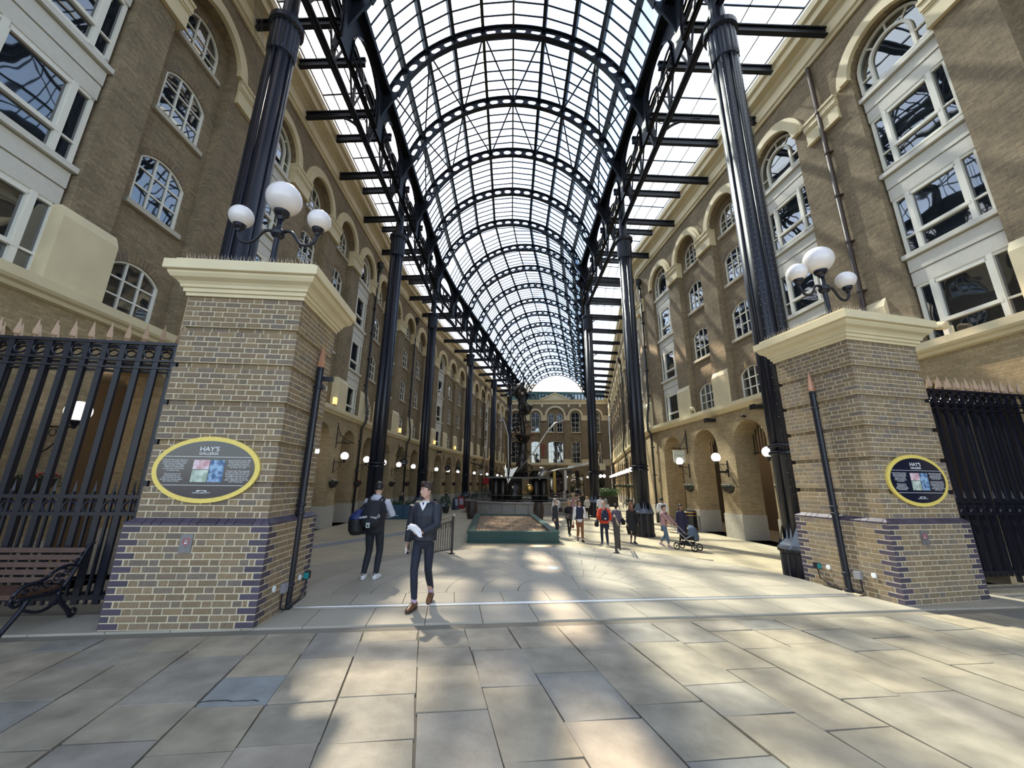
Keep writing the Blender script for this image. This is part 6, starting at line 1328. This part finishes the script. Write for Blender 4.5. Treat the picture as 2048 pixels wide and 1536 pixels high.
for s_ in (-1, 1): b.tube([(s_ * .10, .17, 1.44), (s_ * .12, .06, 1.51), (s_ * .13, -.08, 1.44), (s_ * .14, -.14, 1.25), (s_ * .15, .05, 1.05)], .022, 6)
b.build('strap', VEST, bp, smooth=True)
for s_, w_ in ((1, 'TIMBER'), (-1, 'LAND')):
    ph = s_ * .09; M = Matrix.Translation((s_ * .10, .392, 1.135)) @ Matrix.Rotation(pi, 4, 'Z') @ Matrix.Rotation(-s_ * .18, 4, 'Y')
    text(w_, .048, 0, 0, 0, bp, LET, name='lettering', ext=.002).matrix_local = M @ Matrix.Rotation(pi / 2, 4, 'X')
b = MB(); b.tube([(-.175, .34, 1.19 + .022 * cos(a)) for a in (0,)] + [(-.175 + .022 * sin(a), .345, 1.17 + .022 * cos(a)) for a in [2 * pi * k_ / 10 for k_ in range(11)]], .004, 4); b.build('round_emblem', LET, bp)
MB().box((-.035, .385, .965), (.035, .392, 1.055)).build('patch', mat('patch_grey', (.45, .5, .5), .6), bp); b = MB(); b.prism([(-.02, .985), (.02, .985), (.012, 1.01), (0, 1.04), (-.012, 1.01)], .392, .396, XZ); b.build('patch_emblem', BLK, bp)
du = thing('duffel_bag', (0, 0, 0), 0, 'blue-topped black duffel bag hanging at the backpack man\'s left side', 'bag'); du.matrix_world = wm
q = MB(); q.loft([((.34, .05, .80), .10, .14), ((.34, .05, .88), .155, .19), ((.345, .05, 1.05), .165, .20), ((.34, .05, 1.10), .16, .19)], 14); remesh(q, .015, 'lower_half', cloth('black_nylon', (.006, .006, .008), .6), du, None, 4)
q = MB(); q.loft([((.34, .05, 1.09), .168, .20), ((.335, .05, 1.16), .15, .18), ((.30, .05, 1.25), .10, .12), ((.27, .05, 1.28), .06, .07)], 14); remesh(q, .015, 'upper_half', cloth('royal_blue_nylon', (.012, .022, .12), .5), du, None, 4)
MB().tube([(.30, .1, 1.26), (.22, .04, 1.40), (.15, 0, 1.50), (.17, -.12, 1.38), (.32, -.02, 1.24)], .016, 6).build('strap', MATS['black_nylon'], du, smooth=True)
# --- people further in
BK = cloth('black_cloth', (.010, .010, .012)); NV = cloth('navy_cloth', (.014, .018, .045)); JEAN = cloth('denim', (.10, .16, .24)); WHT = cloth('white_cloth', (.66, .66, .68)); GRYS = cloth('charcoal_suit', (.025, .027, .034)); RUST = cloth('rust_trousers', (.22, .09, .035)); ORG = cloth('orange_jacket', (.62, .055, .02)); PINK = cloth('dusty_pink', (.42, .24, .24)); STR = cloth('cream_knit', (.45, .42, .37)); BLOND = mat('hair_blond', (.35, .22, .10), .6); GREYHR = mat('hair_grey', (.22, .20, .18), .6); BRN = cloth('brown_print', (.10, .055, .035))
T = lambda n, m, hem, **kw: ((n, m, hem), kw)
walkA = dict(lf=((.07, .24, .13), (-.07, -.20, .085)), toe=(-.3, 0)); walkB = dict(lf=((.07, -.22, .085), (-.07, .22, .12)), toe=(0, -.3))
pp = {}
pp['suit'] = person(2.15, 19.5, 0, radians(60), 1.76, 'grey-haired man in a dark suit standing by the bark bed', dict(legs=GRYS, style='short', hair=GREYHR, hands=((.2, -.05, .86), (-.2, -.05, .86)), tops=[T('suit_jacket', GRYS, .76, r=1.05, flare=.02)]))
pp['bagw'] = person(2.92, 20.2, 0, radians(5), 1.66, 'blond woman in black carrying a handbag at her waist', dict(fem=True, legs=BK, legr=.85, style='long', hair=BLOND, hands=((-.02, -.24, 1.08), (-.22, -.2, 1.02)), **walkA, tops=[T('jumper', BK, .86, r=1.08, sr=1.15)]))
pp['rust'] = person(3.12, 18.3, 0, radians(0), 1.78, 'man in white shirt, navy gilet and rust trousers, sunglasses', dict(legs=RUST, legr=1.05, cuff=.06, shoe=mat('dark_suede', (.03, .02, .02), .7), style='short', hands=((.26, -.12, .98), (-.30, -.03, .84)), **walkB, tops=[T('shirt', WHT, .82, r=1.02, sr=1.2), T('gilet', NV, .94, r=1.10, sleeves=False, neck=1.45)]))
t = pp['rust'][0]; MB().tube([pp['rust'][3] @ Vector((x_, -.092 - .004 * cos(x_ * 30), .014)) for x_ in (-.06, -.03, 0, .03, .06)], .014, 6).build('sunglasses', BLK, t)
pp['orange'] = person(4.0, 17.35, 0, radians(176), 1.76, 'bald man from behind in an orange jacket with navy backpack', dict(legs=NV, style='bald', shoe=mat('grey_trainer', (.12, .13, .16), .6), sole=LET, lf=((.10, -.10, .085), (-.10, .10, .085)), hands=((.24, -.1, 1.0), (-.26, -.1, .98)), tops=[T('jacket', ORG, .86, r=1.12, sr=1.3)]))
pp['behind'] = person(4.85, 18.6, 0, radians(170), 1.60, 'woman in a grey-mauve coat walking away beyond the right handrail', dict(fem=True, legs=BK, style='bun', hair=MATS['hair_darkbrown'], tops=[T('coat', cloth('mauve_grey', (.12, .11, .15)), .74, r=1.12, sr=1.2, flare=.03)]))
pp['blackw'] = person(5.28, 17.7, 0, radians(8), 1.72, 'woman in a brown headscarf and long black dress beside the column', dict(fem=True, shoe=BK, sole=LET, style='scarf', hair=cloth('rust_scarf', (.17, .07, .045)), skin=SKD, legs=BK, legr=.7, hands=((.25, -.05, .84), (-.25, -.05, .84)), skirt=(BK, .40, 1.05, .22), tops=[T('cardigan', BK, .80, r=1.1, sr=1.2, flare=.02)]))
pp['pram'] = person(6.40, 17.0, 0, radians(42), 1.66, 'woman in a pink cardigan and jeans pushing a pram', dict(fem=True, legs=JEAN, legr=1.05, cuff=.10, shoe=mat('pink_trainer', (.50, .34, .36), .6), sole=LET, style='bun', hair=MATS['hair_darkbrown'], yaw=radians(-8), lean=-.04, hands=((.20, -.42, 1.02), (-.14, -.42, 1.02)), **walkA, tops=[T('striped_top', WHT, .90, sleeves=False), T('cardigan', PINK, .84, r=1.07, sr=1.2, neck=1.44)]))
t = pp['pram'][0]; b = MB()
for z_ in (1.02, 1.11, 1.20, 1.29): b.loft([((0, -.128, z_), .075, .02), ((0, -.13, z_ + .045), .075, .02)], 12)
b.build('black_stripes', BK, t)
pp['navyw'] = person(7.45, 17.7, 0, radians(-5), 1.66, 'woman with long dark hair in a navy coat behind the pram', dict(fem=True, legs=BK, legr=.85, style='long', hair=MATS['hair_black'], skin=SKD, **walkB, tops=[T('coat', cloth('dark_navy_coat', (.022, .020, .050)), .50, r=1.08, sr=1.15, flare=.06)]))
pp['whiteback'] = person(8.5, 22.6, 0, radians(175), 1.78, 'man from behind in a white shirt near the right arcade', dict(legs=NV, style='short', hair=MATS['hair_black'], skin=SKD, hands=((.24, -.15, 1.0), (-.24, -.15, 1.0)), tops=[T('shirt', WHT, .84, r=1.08, sr=1.25)]))
pp['tee'] = person(6.15, 27.5, 0, radians(180), 1.76, 'person from behind in a white tee in front of the tree planter', dict(legs=RUST, style='short', hair=MATS['hair_black'], tops=[T('tee_shirt', WHT, .86, r=1.02, arm_end=.01)]))
pp['dogw'] = person(5.55, 23.4, 0, radians(185), 1.64, 'person with light patterned top behind the man in orange', dict(legs=BK, style='long', hair=GREYHR, fem=True, tops=[T('top', cloth('pale_blouse', (.5, .48, .44)), .86)]))
pp['knit'] = person(5.55, 29.2, 0, radians(170), 1.60, 'curly blond woman in a cream knit, standing left of the third column', dict(fem=True, legs=BK, style='short', hair=BLOND, hands=((.15, -.25, 1.05), (-.15, -.25, 1.05)), tops=[T('jumper', STR, .90, r=1.1, sr=1.2)]))
pp['strap'] = person(2.85, 25.2, 0, radians(200), 1.76, 'man in a white shirt with a shoulder strap walking away', dict(legs=JEAN, style='short', hair=MATS['hair_black'], **walkA, tops=[T('shirt', WHT, .84, r=1.02, sr=1.1)]))
pp['pinkd'] = person(4.75, 30.5, 0, radians(120), 1.70, 'woman in a pink dress raising her arm to take a picture', dict(fem=True, legs=None, style='bun', hair=BLOND, hands=((.20, -.50, 1.50), (-.10, -.45, 1.42)), elb=((1, 0, -1), (-1, 0, -1)), skirt=(PINK, .55, 1.05, .24), tops=[T('dress_top', PINK, .95, arm_end=.3)]))
pp['brown'] = person(5.25, 31.2, 0, radians(100), 1.74, 'person in a brown patterned top beside the woman in pink', dict(legs=BRN, style='bun', hair=MATS['hair_darkbrown'], tops=[T('top', BRN, .80, r=1.1)]))
for i, (x, y, r_, m, l) in enumerate(((6.5, 36.2, 20, BK, 'man in a black suit by the basin rail, left of the woman in pink'), (6.9, 38.6, 200, BK, 'person in black behind the woman in pink'), (7.6, 72.5, 30, GRYS, 'far person in dark clothes left of the yellow banner'), (6.6, 73.0, 140, NV, 'far person in navy by the cream board'), (9.9, 70.0, 0, BK, 'far person in black between the two banners'), (8.9, 74.5, 60, BK, 'far person in black under the canopy'), (11.9, 68.0, 200, GRYS, 'far person in grey right of the white banner'))):
    person(x, y, 0, radians(r_), 1.75, l, dict(legs=m, tops=[T('jacket', m, .82)]))
for i, (x, y, r_, m, l) in enumerate(((-8.8, 32.4, 60, BK, 'diner in black at the nearest café table on the left'), (-7.6, 34.6, 190, GRYS, 'diner in grey at the second café table'), (-6.3, 39.2, 120, BK, 'diner in black at the fourth café table'), (-4.9, 46.6, 210, NV, 'diner in navy at the sixth café table'))):
    person(x, y, 0, radians(r_), 1.72, l, dict(legs=m, tops=[T('jacket', m, .82)], lf=((.1, -.1, .085), (-.1, -.1, .085))))
# --- what they carry
bpy.context.view_layer.update()
def carried(name, key, lab, cat): o = thing(name, (0, 0, 0), 0, lab, cat); o.matrix_world = pp[key][0].matrix_world.copy(); return o
o = carried('backpack', 'orange', 'navy backpack on the man in the orange jacket', 'backpack'); q = MB(); q.loft([((0, .23, .98), .14, .07), ((0, .25, 1.05), .17, .10), ((0, .24, 1.28), .15, .09), ((0, .20, 1.42), .09, .04)], 14); remesh(q, .016, 'pack_body', NV, o, None, 3); MB().box((-.03, .345, 1.05), (.03, .36, 1.09)).build('badge', LET, o); b = MB()
for s_ in (-1, 1): b.tube([(s_ * .08, .16, 1.42), (s_ * .10, .0, 1.50), (s_ * .12, -.13, 1.35), (s_ * .15, .0, 1.08)], .018, 6)
b.build('strap', NV, o)
o = carried('duffel_bag', 'orange', 'dark holdall hanging beside the man in the orange jacket', 'bag'); q = MB(); q.loft([((.32, 0, .72), .07, .12), ((.32, 0, .82), .10, .17), ((.31, 0, 1.0), .07, .12)], 12); q.build('bag_body', BK, o, smooth=True); MB().tube([(.32, -.12, .95), (.26, -.08, 1.12), (.32, .1, .95)], .014, 5).build('handle', BK, o)
o = carried('handbag', 'bagw', 'dark brown handbag held in front by the blond woman', 'bag'); MB().box((-.22, -.33, .80), (.20, -.19, 1.04)).build('bag_body', mat('taupe_leather', (.045, .035, .03), .5), o); MB().tube([(-.12, -.26, 1.03), (-.1, -.24, 1.14), (.06, -.24, 1.14), (.08, -.26, 1.03)], .010, 5).build('handle', BK, o); MB().box((-.16, -.338, .92), (-.12, -.33, .96)).build('clasp', LET, o)
o = carried('small_bag', 'rust', 'small rust-red bag in the hand of the man in rust trousers', 'bag'); q = MB(); q.loft([((-.32, -.06, .56), .05, .05), ((-.32, -.06, .64), .065, .06), ((-.31, -.06, .73), .03, .03)], 10); q.build('bag_body', mat('oxblood', (.14, .03, .02), .5), o, smooth=True); MB().tube([(-.31, -.06, .72), (-.30, -.05, .78)], .008, 5).build('handle', BK, o)
o = carried('shoulder_bag', 'blackw', 'small dark shoulder bag with a strap on the woman in black', 'bag'); MB().box((.17, -.14, .92), (.32, -.06, 1.08)).build('bag_body', BK, o); MB().tube([(.22, -.12, 1.08), (.0, -.16, 1.32), (-.12, .0, 1.50), (.0, .17, 1.35), (.28, -.02, 1.08)], .008, 5).build('strap', BK, o)
o = carried('shoulder_bag', 'behind', 'black shoulder bag of the woman beyond the handrail', 'bag'); q = MB(); q.loft([((-.3, .0, .70), .09, .13), ((-.3, 0, .85), .10, .15), ((-.27, 0, .98), .05, .08)], 10); q.build('bag_body', BK, o, smooth=True); MB().tube([(-.28, 0, .97), (-.16, 0, 1.48), (-.2, -.1, 1.0)], .012, 5).build('strap', BK, o)
o = carried('satchel', 'strap', 'dark satchel of the man in the white shirt', 'bag'); MB().box((-.34, -.1, .78), (-.2, .2, 1.02)).build('bag_body', BK, o); MB().tube([(-.26, .1, 1.02), (-.05, .15, 1.35), (.12, .02, 1.50), (0, -.14, 1.35), (-.26, -.05, 1.02)], .012, 5).build('strap', BK, o)
# pram
CH = mat('pram_chrome', (.5, .5, .52), .25, metal=.8); PB_ = cloth('slate_blue_canvas', (.085, .115, .17))
t = thing('pram', (7.03, 16.3, 0), radians(-48), 'pram with a slate-blue hood and chrome frame pushed by the woman', 'pram')
for x in (-.42, .42):
    for y in (-.27, .27):
        b = MB(); b.tube([(x + .13 * cos(a), y, .14 + .13 * sin(a)) for a in [2 * pi * k_ / 18 for k_ in range(19)]], .025, 6, False); b.tube([(x, y - .02, .14), (x, y + .02, .14)], .03, 8); 
        for k_ in range(3): a = k_ * 2.09; b.tube([(x, y, .14), (x + .12 * cos(a), y, .14 + .12 * sin(a))], .012, 4)
        b.build('wheel', BK, t, smooth=True)
b = MB()
for y in (-.25, .25): b.tube([(.42, y, .16), (.1, y, .45), (-.35, y, .78), (-.62, y, 1.02)], .016, 6); b.tube([(-.42, y, .16), (-.1, y, .42), (.3, y, .62)], .014, 6)
b.tube([(-.62, -.25, 1.02), (-.66, 0, 1.04), (-.62, .25, 1.02)], .02, 6); b.tube([(.42, -.27, .14), (.42, .27, .14)], .012, 6); b.tube([(-.42, -.27, .14), (-.42, .27, .14)], .012, 6); b.build('frame', CH, t, smooth=True)
b = MB(); b.loft([((.05, 0, .42), .32, .17), ((.08, 0, .52), .40, .21), ((.08, 0, .68), .44, .23)], 16); b.build('carrycot', BK, t, smooth=True)
q = MB(); q.v = []; N = 12
for i in range(9):
    ph = -.3 + 2.0 * i / 8
    for k_ in range(N + 1):
        a = pi * k_ / N; q.v.append((.18 + .34 * cos(ph) * sin(a) ** .5, -.24 * cos(a), .66 + .38 * sin(ph) * sin(a) ** .6 if ph > 0 else .66 + .2 * sin(ph)))
for i in range(8):
    for k_ in range(N): c_ = i * (N + 1) + k_; q.f.append((c_, c_ + 1, c_ + N + 2, c_ + N + 1))
q.build('hood', PB_, t, smooth=True); MB().box((-.3, -.2, .2), (.25, .2, .34)).build('basket', BK, t); b = MB(); b.loft([((.42, 0, .40), .08, .2), ((.46, 0, .6), .06, .22), ((.40, 0, .72), .05, .22)], 12); b.build('apron', PB_, t, smooth=True)
t.scale = (.84, .84, .9)
# lettering as meshes
bpy.context.view_layer.update(); dg = bpy.context.evaluated_depsgraph_get()
for o in [o for o in C.objects if o.type == 'FONT']:
    me = bpy.data.meshes.new_from_object(o.evaluated_get(dg)); n = bpy.data.objects.new('lettering', me); C.objects.link(n); n.parent = o.parent; n.matrix_local = o.matrix_local; bpy.data.objects.remove(o)
